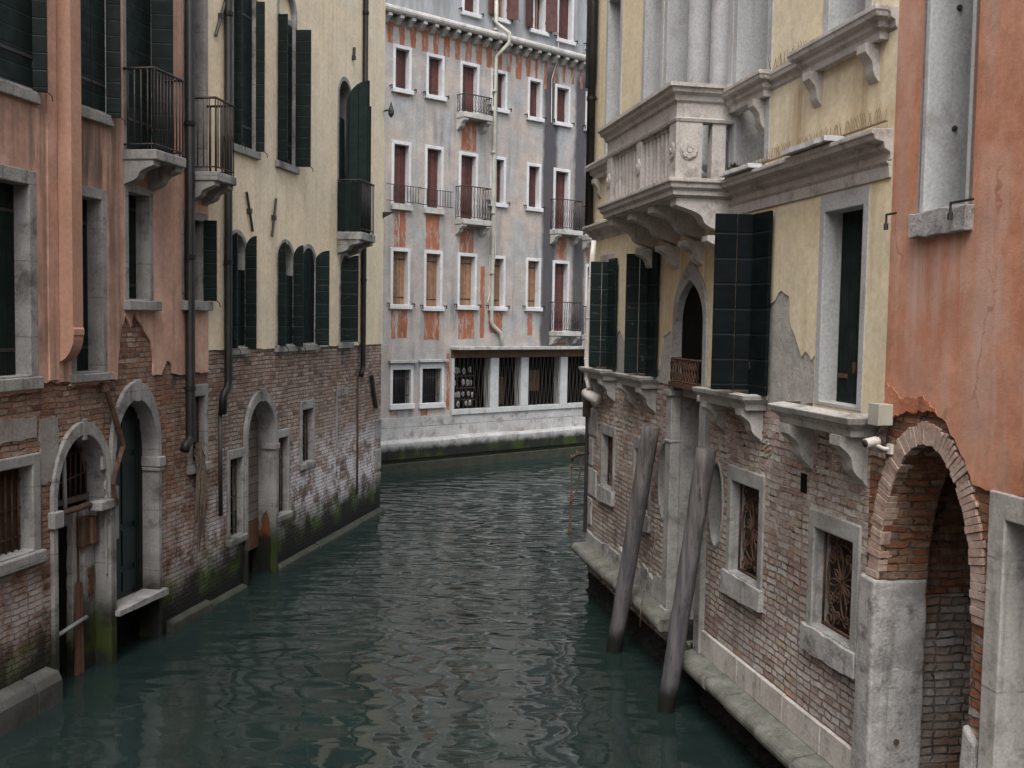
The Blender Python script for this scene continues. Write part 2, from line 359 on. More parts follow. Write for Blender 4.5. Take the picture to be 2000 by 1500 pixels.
M['stone_mossy'] = m_stone('mossy_grey_stone', (.10, .10, .092), (.055, .056, .05), (.02, .022, .016), .6, .9)
M['ledge_dark'] = m_stone('mossy_dark_ledge_stone', (.055, .058, .046), (.03, .034, .026), (.015, .018, .010), .6, 1.0, scale=2.2)
M['stone_rough'] = m_stone('rough_broken_stone', (.43, .42, .41), (.28, .27, .26), (.07, .065, .058), .8, 1.5, scale=2.2)
M['stone_reveal'] = m_stone('bluish_grey_stone', (.44, .45, .45), (.37, .38, .375), (.22, .19, .165), .55, .45)
M['stone_carved'] = m_stone('stained_carved_stone', (.50, .475, .445), (.40, .375, .345), (.13, .11, .09), .65, .45, scale=1.6)
M['ledge'] = m_stone('waterline_ledge_stone', (.19, .19, .168), (.115, .12, .10), (.035, .037, .03), .7, 1.0, scale=2.2)
M['ledge_far'] = m_stone('canal_edge_stone', (.42, .42, .42), (.31, .305, .295), (.12, .09, .07), .8, .7, (.62, .88, .3))
M['footing'] = m_stone('wet_black_footing', (.030, .030, .026), (.016, .017, .015), (.06, .058, .05), .5, 2.2, scale=3.)
M['footing_far'] = m_stone('wet_mossy_footing', (.040, .042, .034), (.025, .027, .020), (.05, .06, .02), .5, 1.4, scale=1.5)
BR = [(0, (.15, .10, .08)), (.25, (.32, .245, .20)), (.5, (.385, .315, .26)), (.75, (.27, .16, .115)), (1, (.40, .33, .275))]
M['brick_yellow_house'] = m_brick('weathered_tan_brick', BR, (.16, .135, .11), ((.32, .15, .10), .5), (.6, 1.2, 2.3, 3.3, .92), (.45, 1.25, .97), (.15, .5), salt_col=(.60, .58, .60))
BR2 = [(0, (.14, .062, .042)), (.3, (.28, .15, .10)), (.55, (.25, .185, .14)), (.8, (.33, .18, .12)), (1, (.34, .27, .215))]
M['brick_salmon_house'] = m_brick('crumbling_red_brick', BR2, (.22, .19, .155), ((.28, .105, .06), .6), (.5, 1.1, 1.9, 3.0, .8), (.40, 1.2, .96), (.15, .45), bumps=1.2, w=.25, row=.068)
BR3 = [(0, (.27, .185, .16)), (.2, (.45, .37, .325)), (.42, (.52, .46, .415)), (.62, (.39, .285, .255)), (.8, (.57, .525, .485)), (.92, (.42, .37, .27)), (1, (.43, .24, .175))]
M['brick_palace'] = m_brick('pinkish_grey_brick', BR3, (.60, .55, .47), ((.36, .20, .175), .5), (1.0, 1.8, 1.6, 3.0, .35), None, None, salt_col=(.46, .43, .45), bumps=1.4, damp_shade=.3, mort_low=(2.5, 3.0, (.19, .165, .145)))
M['brick_dado'] = m_brick('whitewashed_brick', [(0, (.25, .19, .16)), (.4, (.36, .32, .29)), (.7, (.42, .39, .37)), (1, (.30, .21, .16))], (.22, .20, .18), ((.30, .15, .09), .6), None, None, None, bumps=1.2, w=.26, row=.072)
BR4 = [(0, (.20, .08, .045)), (.3, (.30, .12, .06)), (.6, (.24, .17, .13)), (.85, (.33, .17, .09)), (1, (.36, .31, .27))]
M['brick_ring'] = m_stone('pale_worn_ring_brick', (.37, .26, .205), (.44, .35, .30), (.17, .075, .05), .6, 1.1, scale=3.)
M['brick_arch'] = m_brick('rough_red_brick', BR4, (.24, .20, .165), ((.38, .13, .06), .6), (.9, 1.6, 1.9, 2.8, .5), None, None, bumps=1.3, w=.24, row=.066)
M['green'] = m_boards('dark_green_boards', (.003, .0085, .0075), (.005, .012, .0105), (.009, .017, .016), 'z', .19, .55, .08, (.10, .11, .10), .18)
M['green_v'] = m_boards('dark_green_planks', (.005, .012, .0105), (.007, .016, .014), (.002, .004, .004), 'x', .14, .6, .10, (.11, .11, .09), .15)
M['green_worn'] = m_boards('peeling_green_boards', (.003, .009, .0085), (.006, .0135, .0125), (.014, .024, .024), 'z', .24, .55, .35, (.24, .21, .15), .18)
M['green_right'] = m_boards('teal_black_boards', (.0025, .0052, .0055), (.004, .0072, .0076), (.009, .013, .013), 'z', .26, .6, .10, (.06, .07, .06), .1)
M['maroon'] = m_boards('maroon_planks', (.065, .022, .019), (.09, .032, .027), (.03, .012, .012), 'x', .21, .6, .10, (.35, .28, .25))
M['tan'] = m_boards('bare_wood_planks', (.235, .135, .08), (.19, .11, .065), (.06, .035, .025), 'x', .21, .7, .35, (.13, .085, .06))
M['iron'] = m_plain('black_iron', (.018, .017, .017), (.035, .028, .025), .55)
M['rust'] = m_plain('rusty_iron', (.05, .027, .017), (.10, .052, .03), .75, 14)
M['rail'] = m_plain('brown_railing_iron', (.028, .02, .018), (.05, .036, .03), .6)
M['spike'] = m_plain('tan_spike_wire', (.16, .12, .08), (.22, .17, .11), .6)
M['pipe_dark'] = m_plain('dark_brown_pipe_metal', (.011, .010, .010), (.018, .016, .015), .5, 4, spec=.25)
M['pipe_cream'] = m_plain('cream_pipe_paint', (.42, .41, .35), (.33, .32, .275), .6, 3)
M['pipe_grey'] = m_plain('grey_galvanised_pipe', (.20, .20, .195), (.28, .28, .275), .6, 5)
M['pipe_white'] = m_plain('white_plastic', (.62, .58, .53), (.50, .47, .43), .5, 4)
M['void'] = m_plain('deep_shade', (.006, .006, .006), (.010, .010, .009), .9, 2, spec=.05)  # near-black colour painted in for the shade inside openings and holes
M['glass'] = m_plain('dark_window_glass', (.004, .005, .005), (.007, .008, .008), .25, 1, 0, 0, .15)
M['curtain'] = m_plain('pale_curtain', (.55, .57, .62), (.45, .44, .40), .8, 6)
M['door_green'] = m_plain('black_green_door_paint', (.004, .010, .009), (.007, .014, .0125), .4, 3, spec=.25)
M['wood_grey'] = m_boards('grey_weathered_planks', (.10, .085, .07), (.14, .12, .10), (.02, .018, .015), 'z', .16, .8, .4, (.22, .19, .16))
M['wood_brown'] = m_boards('brown_rough_wood', (.085, .045, .026), (.11, .06, .035), (.025, .014, .01), 'x', .12, .8, .4, (.07, .04, .025))
def rust_run():
    g = G('rust_and_slime_run', .8, .2); zz = g.math('ADD', g.z, g.math('MULTIPLY', g.math('SUBTRACT', g.noise(4, 5, .7), .5), .5))
    return g.col(g.ramp(zz, [(.35, (.010, .011, .008)), (.62, (.02, .016, .01)), (.78, (.13, .045, .015)), (1.0, (.09, .05, .03))])).bump(g.noise(20, 4), .5, .01).mat
M['rust_run'] = rust_run()
M['mortar_plain'] = m_stone('flaking_mortar', (.30, .285, .26), (.24, .22, .20), (.10, .09, .08), .5, .9, (.3, .9, .5))

# ------------------------------------------------------------------ water
def make_water():
    g = G('canal_water', .015, .5); g.b.inputs['IOR'].default_value = 1.45; g.b.inputs['Specular IOR Level'].default_value = .85
    c = g.mix(g.sm(g.noise(.35, 3), .35, .65), (.011, .0205, .019), (.0145, .0255, .0235)); g.col(c)
    wind = g.sm(g.math('ADD', g.y, g.math('MULTIPLY', g.noise(.25, 3), 6)), 11, 21, .10, 1.)
    h1 = g.noise(1.0, 0, .4, sc=(1.15, 2.3, 1), dist=.3)
    h2 = g.noise(1.0, 0, .5, sc=(2.0, 4.6, 1), dist=.35)
    h3 = g.noise(1.0, 3, .6, sc=(7., 15., 1), dist=.3)
    h = g.math('ADD', g.math('MULTIPLY', h1, g.math('ADD', .36, g.math('MULTIPLY', wind, .4))), g.math('MULTIPLY', h2, g.math('MULTIPLY', wind, .62)))
    h = g.math('ADD', h, g.math('MULTIPLY', h3, g.math('MULTIPLY', wind, .03)))
    g.bump(h, 1.0, .056)
    mb = MB(); mb.add([(-60, -40, 0), (60, -40, 0), (60, 90, 0), (-60, 90, 0)], [(0, 1, 2, 3)])
    tag(mb.build('water', g.mat), 'green canal water with rippled reflections', None, None, 'structure')
    mb = MB(); mb.add([(-90, -60, -2.2), (90, -60, -2.2), (90, 120, -2.2), (-90, 120, -2.2)], [(0, 1, 2, 3)])
    tag(mb.build('canal_bed', M['footing']), 'muddy bed of the canal', None, None, 'structure')
make_water()

# ------------------------------------------------------------------ houses: shared builders
class House:
    def __init__(s, name, wall, label):
        s.w = wall; s.o = bpy.data.objects.new(name, None); COL.objects.link(s.o); s.o.matrix_world = wall.mat()
        s.o.empty_display_size = .5; tag(s.o, label, 'building'); s.holes = []
    def hole(s, p): s.holes.append(p)
    def layer(s, name, outline, mat, y, thick, skip=()):
        hs = [h for h in s.holes if all(inside(p, outline) for p in h)]
        mb = MB(); mb.fill(outline, hs, y, thick); return mb.build(name, mat, s.o)
    def shell(s, x0, x1, h, depth, mat, roof, zl=-1.5, zr=-1.5):
        mb = MB(); v = [(x, y, z) for x, zb in ((x0, zl), (x1, zr)) for y in (.11, depth) for z in (zb, h)]
        mb.add(v, [(0, 1, 3, 2), (4, 6, 7, 5), (2, 3, 7, 6), (1, 5, 7, 3)]); mb.build('side_wall', mat, s.o)
        mb = MB(); mb.box(x0 - .1, x1 + .1, -.45, depth + .3, h, h + .15); mb.build('roof', roof, s.o)
    def frame(s, u0, u1, z0, z1, fw=.12, ft=None, fb=.03, proud=.035, rev=.26, mat='stone', arch=None, k=1., ki=None, name='window', bevel=.008, hole=True, room=True):
        ft = fw if ft is None else ft
        o = path(u0, u1, z0, z1, arch, k); i = path(u0 + fw, u1 - fw, z0 + fb, z1 - ft, arch, ki or k)
        mb = MB(); mb.ring(o, i, -proud, .06, rev)
        ob = mb.build(name, M[mat], s.o, bevel)
        if hole: s.hole(path(u0 + fw * .5, u1 - fw * .5, z0 + fb * .5, z1 - ft * .5, arch, k))
        if room:
            mb = MB(); j = path(u0 + fw - .02, u1 - fw + .02, z0 + fb - .02, z1 - ft + .02, arch, ki or k)
            mb.fill(j, [], rev - .01, .03); mb.build('dark_pane', M['glass'], ob)
        return ob
    def sill(s, par, u0, u1, zt, th=.1, prot=.1, mat='stone', bevel=.012):
        mb = MB(); mb.box(u0, u1, -prot, .12, zt - th, zt); return mb.build('sill', M[mat], par, bevel)
    def closed(s, par, u0, u1, z0, z1, y=.14, mat='green_v', n=2, straps=True):
        for i in range(n):
            a = u0 + (u1 - u0) * i / n + .004; b = u0 + (u1 - u0) * (i + 1) / n - .004
            mb = MB(); mb.box(a, b, y, y + .035, z0, z1)
            if straps:
                for q in (.14, .86): zz = z0 + (z1 - z0) * q; mb.box(a + .01, b - .01, y - .008, y - .001, zz - .02, zz + .02, 1)
            mb.build('shutter', [M[mat], M['iron']], par, .004)
    def leaf(s, par, x0, y0, x1, y1, z0, z1, mat='green', th=.035, top=None, hooks=True):
        """one open leaf standing on the line (x0,y0)-(x1,y1); top='rise' gives a half arch that climbs to the far end"""
        d = Vector((x1 - x0, y1 - y0)); L = d.length; d /= L; nn = Vector((-d.y, d.x)) * th * .5
        if top:
            r = min(.5, L * 1.0); prof = [(0, z0), (L, z0), (L, z1)]
            for i in range(1, 9):
                a = math.pi / 2 * i / 8; prof.append((L * (1 - math.sin(a)), z1 - top * (1 - math.cos(a))))
        else: prof = [(0, z0), (L, z0), (L, z1), (0, z1)]
        n = len(prof); mb = MB()
        v = [(x0 + d.x * a + nn.x * q, y0 + d.y * a + nn.y * q, z) for q in (-1, 1) for a, z in prof]
        t = tessellate_polygon([[Vector((a, z, 0)) for a, z in prof]])
        mb.add(v, [tuple(q) for q in t] + [tuple(i + n for i in q) for q in t] + [(i, (i + 1) % n, (i + 1) % n + n, i + n) for i in range(n)])
        if hooks:
            mb.box(x0 - .015, x0 + .02, y0 - .02, y0 + .01, z0 + .25, z0 + .33, 1)
            mb.tube([(x1, y1, z0 - .0), (x1 + .03, y1 - .03, z0 - .03), (x1 + .05, y1 - .03, z0 - .09)], .008, 6, 1)
        return mb.build('shutter', [M[mat], M['iron']], par, .004)
    def bars(s, par, u0, u1, z0, z1, y=.08, nv=4, nh=5, r=.012, mat='rust', name='grille'):
        mb = MB()
        for i in range(nv): x = u0 + (u1 - u0) * (i + .5) / nv; mb.tube([(x, y, z0), (x, y, z1)], r, 6)
        for i in range(nh): z = z0 + (z1 - z0) * (i + .5) / nh; mb.tube([(u0, y + r * 1.6, z), (u1, y + r * 1.6, z)], r, 6)
        return mb.build(name, M[mat], par, smooth=True)
    def pipe(s, pts, r, mat='pipe_dark', name='drainpipe', joints=True):
        mb = MB(); mb.tube(pts, r, 12); o = mb.build(name, M[mat], s.o, smooth=True)
        if joints:
            (x, y, z0), (_, _, z1) = min(pts, key=lambda p: p[2]), max(pts, key=lambda p: p[2])
            x, y = pts[0][0], pts[0][1]; zz = pts[0][2] - 1.0; 
            mb = MB()
            while zz > z0 + .7:
                mb.tube([(x, y, zz), (x, y, zz - .06)], r * 1.18, 12); mb.box(x - .01, x + .01, y, .01, zz - .04, zz - .02); zz -= 1.9
            if mb.v: mb.each('pipe_bracket', M[mat], o, per=2)
        return o
    def balcony(s, u0, u1, prot, zt, th, rail, corb=.3, mat='stone_left', railmat='rail', gap=.08, bulge=False, lattice=False, cw=.16, cp=.9):
        mb = MB(); mb.box(u0, u1, -prot, .05, zt - th, zt); b = mb.build('balcony', M[mat], s.o, .015)
        for q in (u0 + .02, u1 - .02 - cw):
            mb = MB(); mb.prism([(y, zt - th - .002 + z) for y, z in corbel(prot * cp, corb)], 'x', q, q + cw); mb.build('corbel', M[mat], b, .008)
        mb = MB(); e = prot - .04; zr = zt + rail; P = [(u0 + .03, .0), (u0 + .03, -e), (u1 - .03, -e), (u1 - .03, .0)]
        for zz, rr in ((zr, .018), (zt + .07, .011)): mb.tube([(a, c, zz) for a, c in P], rr, 6)
        for (a, c), (a2, c2) in zip(P[:-1], P[1:]):
            L = math.hypot(a2 - a, c2 - c); n = max(2, int(L / gap))
            for i in range(n + 1):
                t = i / n; x = a + (a2 - a) * t; y = c + (c2 - c) * t
                mb.tube([(x, y, zt + (.0 if i % 4 == 0 else .07)), (x, y, zr)], .0095, 5)
                if lattice and i < n:
                    t2 = (i + 1) / n; x2 = a + (a2 - a) * t2; y2 = c + (c2 - c) * t2
                    mb.tube([(x, y, zt + .08), (x2, y2, (zt + zr) / 2), (x, y, zr)], .007, 4)
        mb.build('railing', M[railmat], b, smooth=True)
        return b
def corbel(p, h):
    out = [(.04, 0), (-p, 0), (-p, -.2 * h)]
    for i in range(13):
        t = i / 12; out.append((-p * (.93 - .80 * (t + .13 * math.sin(2 * math.pi * t))), -h * (.24 + .68 * t)))
    return out + [(-.06 * p, -h), (.04, -h)]
def L_(px, py, off=0): return LW.uz(px, py, off)
def R__(px, py, off=0): return RW.uz(px, py, off)
def F_(px, py, off=0): return FW.uz(px, py, off)

# ------------------------------------------------------------------ salmon house (left, near)
A = House('salmon_house', LW, 'salmon pink plastered canal house with crumbling brick base and two arched water doors')
w = A.frame(-.95, .68, 3.79, 6.10, .13, .16, mat='stone_left', rev=.3); A.closed(w, -.82, .55, 3.8, 5.95, .16); A.sill(w, -1.0, .73, 3.80, .14, .07, 'stone_left')
w = A.frame(1.30, 2.04, 3.78, 6.07, .10, .13, mat='stone_left', rev=.3); A.closed(w, 1.4, 1.94, 3.8, 5.95, .17); A.sill(w, 1.27, 2.09, 3.79, .10, .09, 'stone_left')
w = A.frame(2.45, 3.14, 4.70, 6.24, .09, .12, mat='stone_left', rev=.3); A.closed(w, 2.54, 3.05, 4.72, 6.13, .17); A.sill(w, 2.42, 3.22, 4.71, .13, .12, 'stone_left')
w = A.frame(3.90, 4.66, 4.73, 6.05, .08, .12, mat='stone_left', rev=.35); A.sill(w, 3.88, 4.70, 4.74, .14, .12, 'stone_left')
A.leaf(w, 4.56, -.03, 4.60, -.22, 4.75, 5.95); A.leaf(w, 3.98, .12, 4.40, .20, 4.75, 5.95, 'green_v')
# upper row
w = A.frame(-.9, .74, 6.98, 9.6, .10, mat='stone_left', rev=.3); A.closed(w, -.8, .64, 7.0, 9.5, -.03, 'green'); A.leaf(w, .64, -.03, .70, -.17, 6.98, 9.5); A.sill(w, -1.0, .72, 6.98, .13, .08, 'stone_left')
w = A.frame(1.35, 2.12, 7.0, 9.6, .08, mat='stone_left', rev=.3); A.closed(w, 1.43, 2.04, 7.0, 9.5, -.03, 'green'); A.leaf(w, 2.06, -.03, 2.12, -.19, 6.98, 9.5); A.sill(w, 1.3, 2.14, 7.0, .13, .09, 'stone_left')
w = A.frame(2.44, 3.18, 6.64, 9.6, .07, mat='stone_left', rev=.3, name='balcony_door'); A.closed(w, 2.51, 3.11, 6.66, 9.5, -.03, 'green'); A.leaf(w, 3.12, -.03, 3.20, -.30, 6.7, 9.5)
w = A.frame(3.95, 4.68, 6.6, 9.6, .09, mat='stone_left', rev=.32, name='balcony_door'); A.closed(w, 4.04, 4.4, 6.62, 9.5, .2, 'green_v', 1)
A.balcony(2.41, 3.19, .50, 6.64, .13, 1.03, .32); A.balcony(4.06, 4.69, .50, 6.60, .13, 1.05, .30)
# low barred window
w = A.frame(-.55, .70, 1.80, 2.93, .14, .13, mat='stone_left', rev=.24, bevel=.015); A.bars(w, -.41, .56, 1.82, 2.8, .12, 9, 3, .012); A.sill(w, -.6, .74, 1.81, .15, .08, 'stone_left', .02)
mb = MB(); mb.box(-.4, .56, .17, .21, 1.82, 2.85); mb.build('shutter', M['wood_brown'], w)
# small barred window beside the pipe
w = A.frame(4.12, 4.70, 2.30, 3.50, .10, .18, mat='stone_left', rev=.15, bevel=.02); A.bars(w, 4.22, 4.60, 2.33, 3.32, .06, 4, 6, .012, 'rust'); A.sill(w, 4.08, 4.72, 2.31, .13, .07, 'stone_left', .02)
# arched water door 1
d = A.frame(.90, 2.14, -.3, 3.21, .085, .17, .02, .05, .31, 'stone_left', 'round', 1.45, 1.45, 'water_door', .012, room=False)
mb = MB(); mb.box(.95, 2.10, .30, .34, -.3, 3.15); mb.build('dark_pane', M['void'], d)  # near-black sheet standing in for the shaded inside of the doorway
mb = MB(); mb.tube([(1.34, .12, 3.0), (1.34, .10, 1.95)], .026, 8); mb.build('post', M['pipe_grey'], d, smooth=True)
mb = MB(); mb.tube([(1.0, .06, 2.13), (1.5, .08, 2.12), (2.0, .06, 2.14)], .035, 8); mb.build('crossbar', M['rust'], d, smooth=True)
mb = MB(); mb.tube([(1.0, .06, .66), (1.78, .12, .70)], .026, 8); mb.build('handrail', M['pipe_grey'], d, smooth=True)
mb = MB(); mb.box(1.73, 1.79, .22, .295, -.3, 2.08); mb.build('timber_post', M['wood_brown'], d, .006)
mb = MB(); mb.box(1.0, 2.04, .24, .296, 2.16, 2.24); mb.build('beam', M['wood_grey'], d, .006)
mb = MB()
for i in range(9): x = 1.1 + i * .11; mb.tube([(x, .25, 2.2), (x + .02, .25, 2.98)], .012, 5)
for zz in (2.4, 2.7): mb.tube([(1.05, .23, zz), (2.0, .25, zz + .12)], .011, 5)
mb.build('grille', M['rust'], d, smooth=True)
mb = MB(); mb.prism(jag([(1.80, -.3), (2.05, -.3), (2.05, 2.12), (1.82, 2.1), (1.80, -.3)], .12, .012)[:-1], 'y', .17, .295); mb.build('jamb_block', M['stone_left'], d, .02)
mb = MB(); mb.prism(jag([(1.88, .95), (1.99, .95), (1.99, 1.32), (1.90, 1.30), (1.88, .95)], .07, .02)[:-1], 'y', .145, .17); mb.build('rusty_hinge_plate', M['rust'], d)
mb = MB(); mb.box(1.86, 1.98, .08, .165, 1.62, 1.96); mb.build('timber_block', M['wood_brown'], d, .01)
mb = MB(); mb.box(1.49, 1.57, -.055, -.02, 2.98, 3.24); mb.build('keystone', M['stone_left'], d, .008)
mb = MB(); mb.prism(jag([(1.62, -.3), (2.03, -.3), (2.03, 2.1), (1.66, 2.1), (1.62, -.3)], .12, .012)[:-1], 'y', .22, .40); mb.build('jamb_block', M['mortar_plain'], d, .02)
mb = MB(); mb.prism(jag([(1.86, .35), (2.02, .35), (2.02, 1.35), (1.84, 1.3), (1.86, .35)], .08, .03)[:-1], 'y', .19, .24); mb.build('rusty_hinge_plate', M['rust'], d)
mb = MB(); mb.box(1.72, 1.90, .12, .22, 1.6, 1.98); mb.build('timber_block', M['wood_brown'], d, .01)
mb = MB(); mb.box(1.80, 2.14, -.09, .1, 2.05, 2.17); mb.box(.86, 1.05, -.09, .1, 2.0, 2.2); mb.each('impost', M['stone_left'], d, .015)
# arched water door 2
d = A.frame(2.10, 3.31, -.3, 3.64, .085, .25, .02, .05, .27, 'stone_left', 'round', 1.5, 1.5, 'water_door', .012, room=False)
mb = MB(); mb.box(2.15, 3.26, .255, .29, -.3, 3.5); mb.build('dark_pane', M['void'], d)  # dark backing painted as the shade behind the door and below its sill
mb = MB(); mb.box(2.17, 3.24, .20, .25, .70, 3.35)
for z0, z1 in ((.78, 1.05), (1.12, 1.62), (1.70, 2.6), (2.68, 3.1)):
    for a, b in ((2.24, 2.66), (2.70, 3.0)): mb.box(a, b, .185, .21, z0, z1)
for x in (2.99, 3.05, 3.11): mb.box(x, x + .03, .18, .25, .70, 3.3)
mb.build('door', M['door_green'], d, .006)
mb = MB(); mb.prism([(a, b) for a, b in jag([(2.14, .62), (3.36, .60), (3.36, .69), (2.14, .69)], .2, .004)], 'y', -.12, .35); mb.build('sill', M['stone_grey'], d, .012)
mb = MB(); mb.box(3.19, 3.36, -.085, .2, 2.42, 2.56); mb.box(3.20, 3.345, -.07, .2, 2.36, 2.415); mb.each('impost', M['stone_left'], d, .012)
mb = MB(); mb.prism([(2.66, 3.37), (2.76, 3.37), (2.79, 3.66), (2.63, 3.66)], 'y', -.06, -.02); mb.build('keystone', M['stone_left'], d, .008)
# chimney breast carried on a curved corbel, with a flat strip beside it
mb = MB(); prof = [(.02, 14), (-.22, 14), (-.22, 4.36), (-.235, 4.34), (-.235, 4.27)]
for i in range(9): a = math.pi / 2 * i / 8; prof.append((-.225 + .225 * (1 - math.cos(a)) , 4.27 - .32 * math.sin(a)))
prof.append((.02, 3.95)); mb.prism(prof, 'x', 1.05, 1.25); mb.build('chimney_breast', M['salmon_dimmed'], A.o, .01)
mb = MB(); mb.box(.86, 1.04, -.05, .0, 3.74, 14); mb.build('plaster_pilaster', M['salmon'], A.o, .008)
# walls
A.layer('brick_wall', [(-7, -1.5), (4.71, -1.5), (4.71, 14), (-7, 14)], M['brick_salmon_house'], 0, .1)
bot = [(-7, 3.6), L_(68, 765), L_(70, 748), L_(137, 747), (1.26, 3.66), (2.1, 3.66), L_(208, 740), L_(226, 742), L_(229, 690), L_(234, 640), L_(241, 617), L_(252, 640), L_(258, 610), L_(271, 632), L_(284, 655), L_(292, 668), L_(296, 692), L_(297, 733), L_(312, 732), L_(323, 704), L_(331, 709), L_(334, 729), L_(356, 731), (4.71, 3.68)]
A.layer('plaster', jag(bot, .07, .018, 3) + [(4.71, 14), (-7, 14)], M['salmon'], -.028, .034)
mb = MB()
for (a, b, c, e) in ((-.9, .66, 3.10, 3.35), (.72, 1.05, 2.55, 3.3), (2.02, 2.13, 1.2, 2.4)):
    mb.prism(jag([(a, c), (b, c), (b, e), (a, e), (a, c)], .08, .02, int(c * 9))[:-1], 'y', -.014, .01)
mb.each('mortar_patch', M['mortar_plain'], A.o)
mb = MB()
for (a, b, c, e) in ((1.93, 2.10, 2.55, 2.72), (2.16, 2.27, 2.75, 2.95), (2.03, 2.12, 2.0, 2.3), (2.22, 2.3, 1.6, 2.3)): mb.box(a, b, -.02, .02, c, e)
mb.each('stone_inset', M['stone_left'], A.o, .012)
mb = MB(); pts = [(*L_(195, 760), 0), (*L_(212, 815), 0), (*L_(228, 870), 0), (*L_(214, 920), 0), (*L_(208, 945), 0), (*L_(213, 970), 0), (*L_(219, 985), 0)]
mb.tube([(a, -.09, b) for a, b, _ in pts], [.035, .04, .034, .03, .026, .026, .02], 7); mb.box(pts[0][0] - .03, pts[0][0] + .03, -.1, .02, pts[0][1] - .03, pts[0][1] + .05); mb.build('iron_brace', M['rust'], A.o)
A.pipe([(4.0, -.11, 14), (4.0, -.11, 2.78), (3.97, -.115, 2.70), (3.86, -.12, 2.66), (3.80, -.12, 2.58)], .068)
# waterline stones
mb = MB()
x = -3.2
while x < .82:
    L = rng.uniform(.7, 1.2); e = min(x + L, .84); mb.prism([(.02, -.8), (-.20, -.8), (-.20, .26 + rng.uniform(-.02, .02)), (-.15, .36), (.02, .40)], 'x', x, e - .012); x = e
mb.each('waterline_stone', M['stone_mossy'], A.o, .02)
mb = MB(); mb.prism([(.02, -.8), (-.12, -.8), (-.10, .13), (.02, .17)], 'x', 3.5, 4.70); mb.each('waterline_stone', M['ledge_dark'], A.o, .02)
A.shell(-7, 4.70, 14, 7, M['salmon'], M['footing'])

# ------------------------------------------------------------------ yellow house (left, far)
Y = House('yellow_house', LW, 'pale yellow canal house with dark green shutters above a whitened brick base at the corner')
for (u0, u1, pa, pb) in ((5.50, 6.40, .14, .14), (7.17, 8.05, .18, .28)):
    w = Y.frame(u0, u1, 7.24, 10.35, .09, .09, mat='stone_left', rev=.34, arch='round', proud=.04); 
    Y.leaf(w, u0 + .05, -.03, u0 + .05, -.03 - pa, 7.26, 9.75); Y.leaf(w, u1 - .06, -.03, u1 - .02, -.03 - pb, 7.26, 9.7); Y.sill(w, u0 - .05, u1 + .03, 7.25, .12, .09, 'stone_left')
    mb = MB(); mb.fill(path(u0 + .08, u1 - .08, 9.85, 10.27, 'round', .98), [], .05, .05); mb.build('lunette', M['pale_yellow'], w)
    mb = MB(); mb.box(u0 + .08, u1 - .08, .03, .12, 9.74, 9.84); mb.build('lintel', M['stone_left'], w)
    Y.closed(w, u0 + .42 * (u1 - u0), u1 - .09, 7.26, 9.74, .02, 'green_v', 1)  # dark panel standing in for shade inside the partly open window
# arched balcony door with one tall open leaf
w = Y.frame(10.13, 11.0, 6.28, 9.47, .08, .09, mat='stone_left', rev=.34, arch='round', name='balcony_door', proud=.04)
mb = MB(); mb.box(10.2, 10.62, .0, .04, 6.3, 8.62); mb.build('shutter', M['green_v'], w, .004)
Y.leaf(w, 10.60, -.04, 10.72, -.50, 7.33, 9.42, 'green_v', top=.55, hooks=False); Y.leaf(w, 10.90, -.03, 10.97, -.45, 6.3, 8.95, 'green_v')
b = Y.balcony(10.12, 11.0, .56, 6.28, .16, 1.04, .28, railmat='iron', gap=.09, cw=.22)
mb = MB(); mb.box(10.125, 10.135, -.53, -.04, 6.3, 7.28); mb.build('screen_board', M['green_v'], b)
# arched lower windows
for (u0, u1, kind) in ((5.30, 6.02, 'open'), (7.17, 7.98, 'open'), (8.22, 9.06, 'half'), (10.28, 11.0, 'near')):
    w = Y.frame(u0, u1, 4.02, 5.92, .075, .085, mat='stone_left', rev=.32, arch='round', proud=.045); Y.sill(w, u0 - .03, u1 + .04, 4.03, .12, .09, 'stone_left')
    i0, i1 = u0 + .075, u1 - .075
    if kind == 'open':
        mb = MB(); mb.box(i0, i1, -.03, .0, 4.04, 5.28); mb.build('shutter', M['green'], w, .004)
        mb = MB(); mb.fill(path(i0, i1, 5.2, 5.83, 'round'), [], .25, .03); mb.build('curtain', M['brick_yellow_house'], w)
        Y.leaf(w, i0, -.04, i0 - .0, -.18, 4.02, 5.84, top=.25); Y.leaf(w, i1, -.04, i1 + .03, -.22, 4.0, 5.84, top=.25)
    elif kind == 'half':
        mb = MB(); mb.fill(path(i0, i1, 4.04, 5.82, 'round'), [], -.01, .04); mb.build('shutter', M['green_v'], w)
        Y.leaf(w, i1, -.04, i1 + .04, -.30, 4.0, 5.82, 'green_worn', top=.2)
    else:
        Y.leaf(w, i0, -.03, i0 + .05, -.40, 4.05, 5.82, 'green_worn', top=.35)
# tie-rod anchors
for pts, r in (([(475, 375), (481, 412), (487, 452)], .022), ([(533, 388), (529, 425), (525, 462)], .022), ([(437, -10), (425, 32), (414, 70)], .025), ([(687, 93), (686, 113)], .03), ([(721, 733), (725, 765), (730, 796)], .05)):
    mb = MB(); q = [L_(*p) for p in pts]; mb.tube([(a, -.06, c) for a, c in q], [r] * len(q), 6); c = q[len(q) // 2]; mb.box(c[0] - .04, c[0] + .04, -.09, .02, c[1] - .04, c[1] + .04); mb.build('wall_anchor', M['iron'], Y.o)
Y.pipe([(5.22, -.10, 14), (5.22, -.10, 3.52), (5.18, -.105, 3.40), (5.07, -.11, 3.34), (5.04, -.10, 3.25), (5.04, -.09, 3.0)], .062)
mb = MB(); mb.tube([(5.04, -.05, 3.02), (5.06, -.05, 1.4)], .035, 8); mb.build('drainpipe', M['iron'], Y.o, smooth=True)
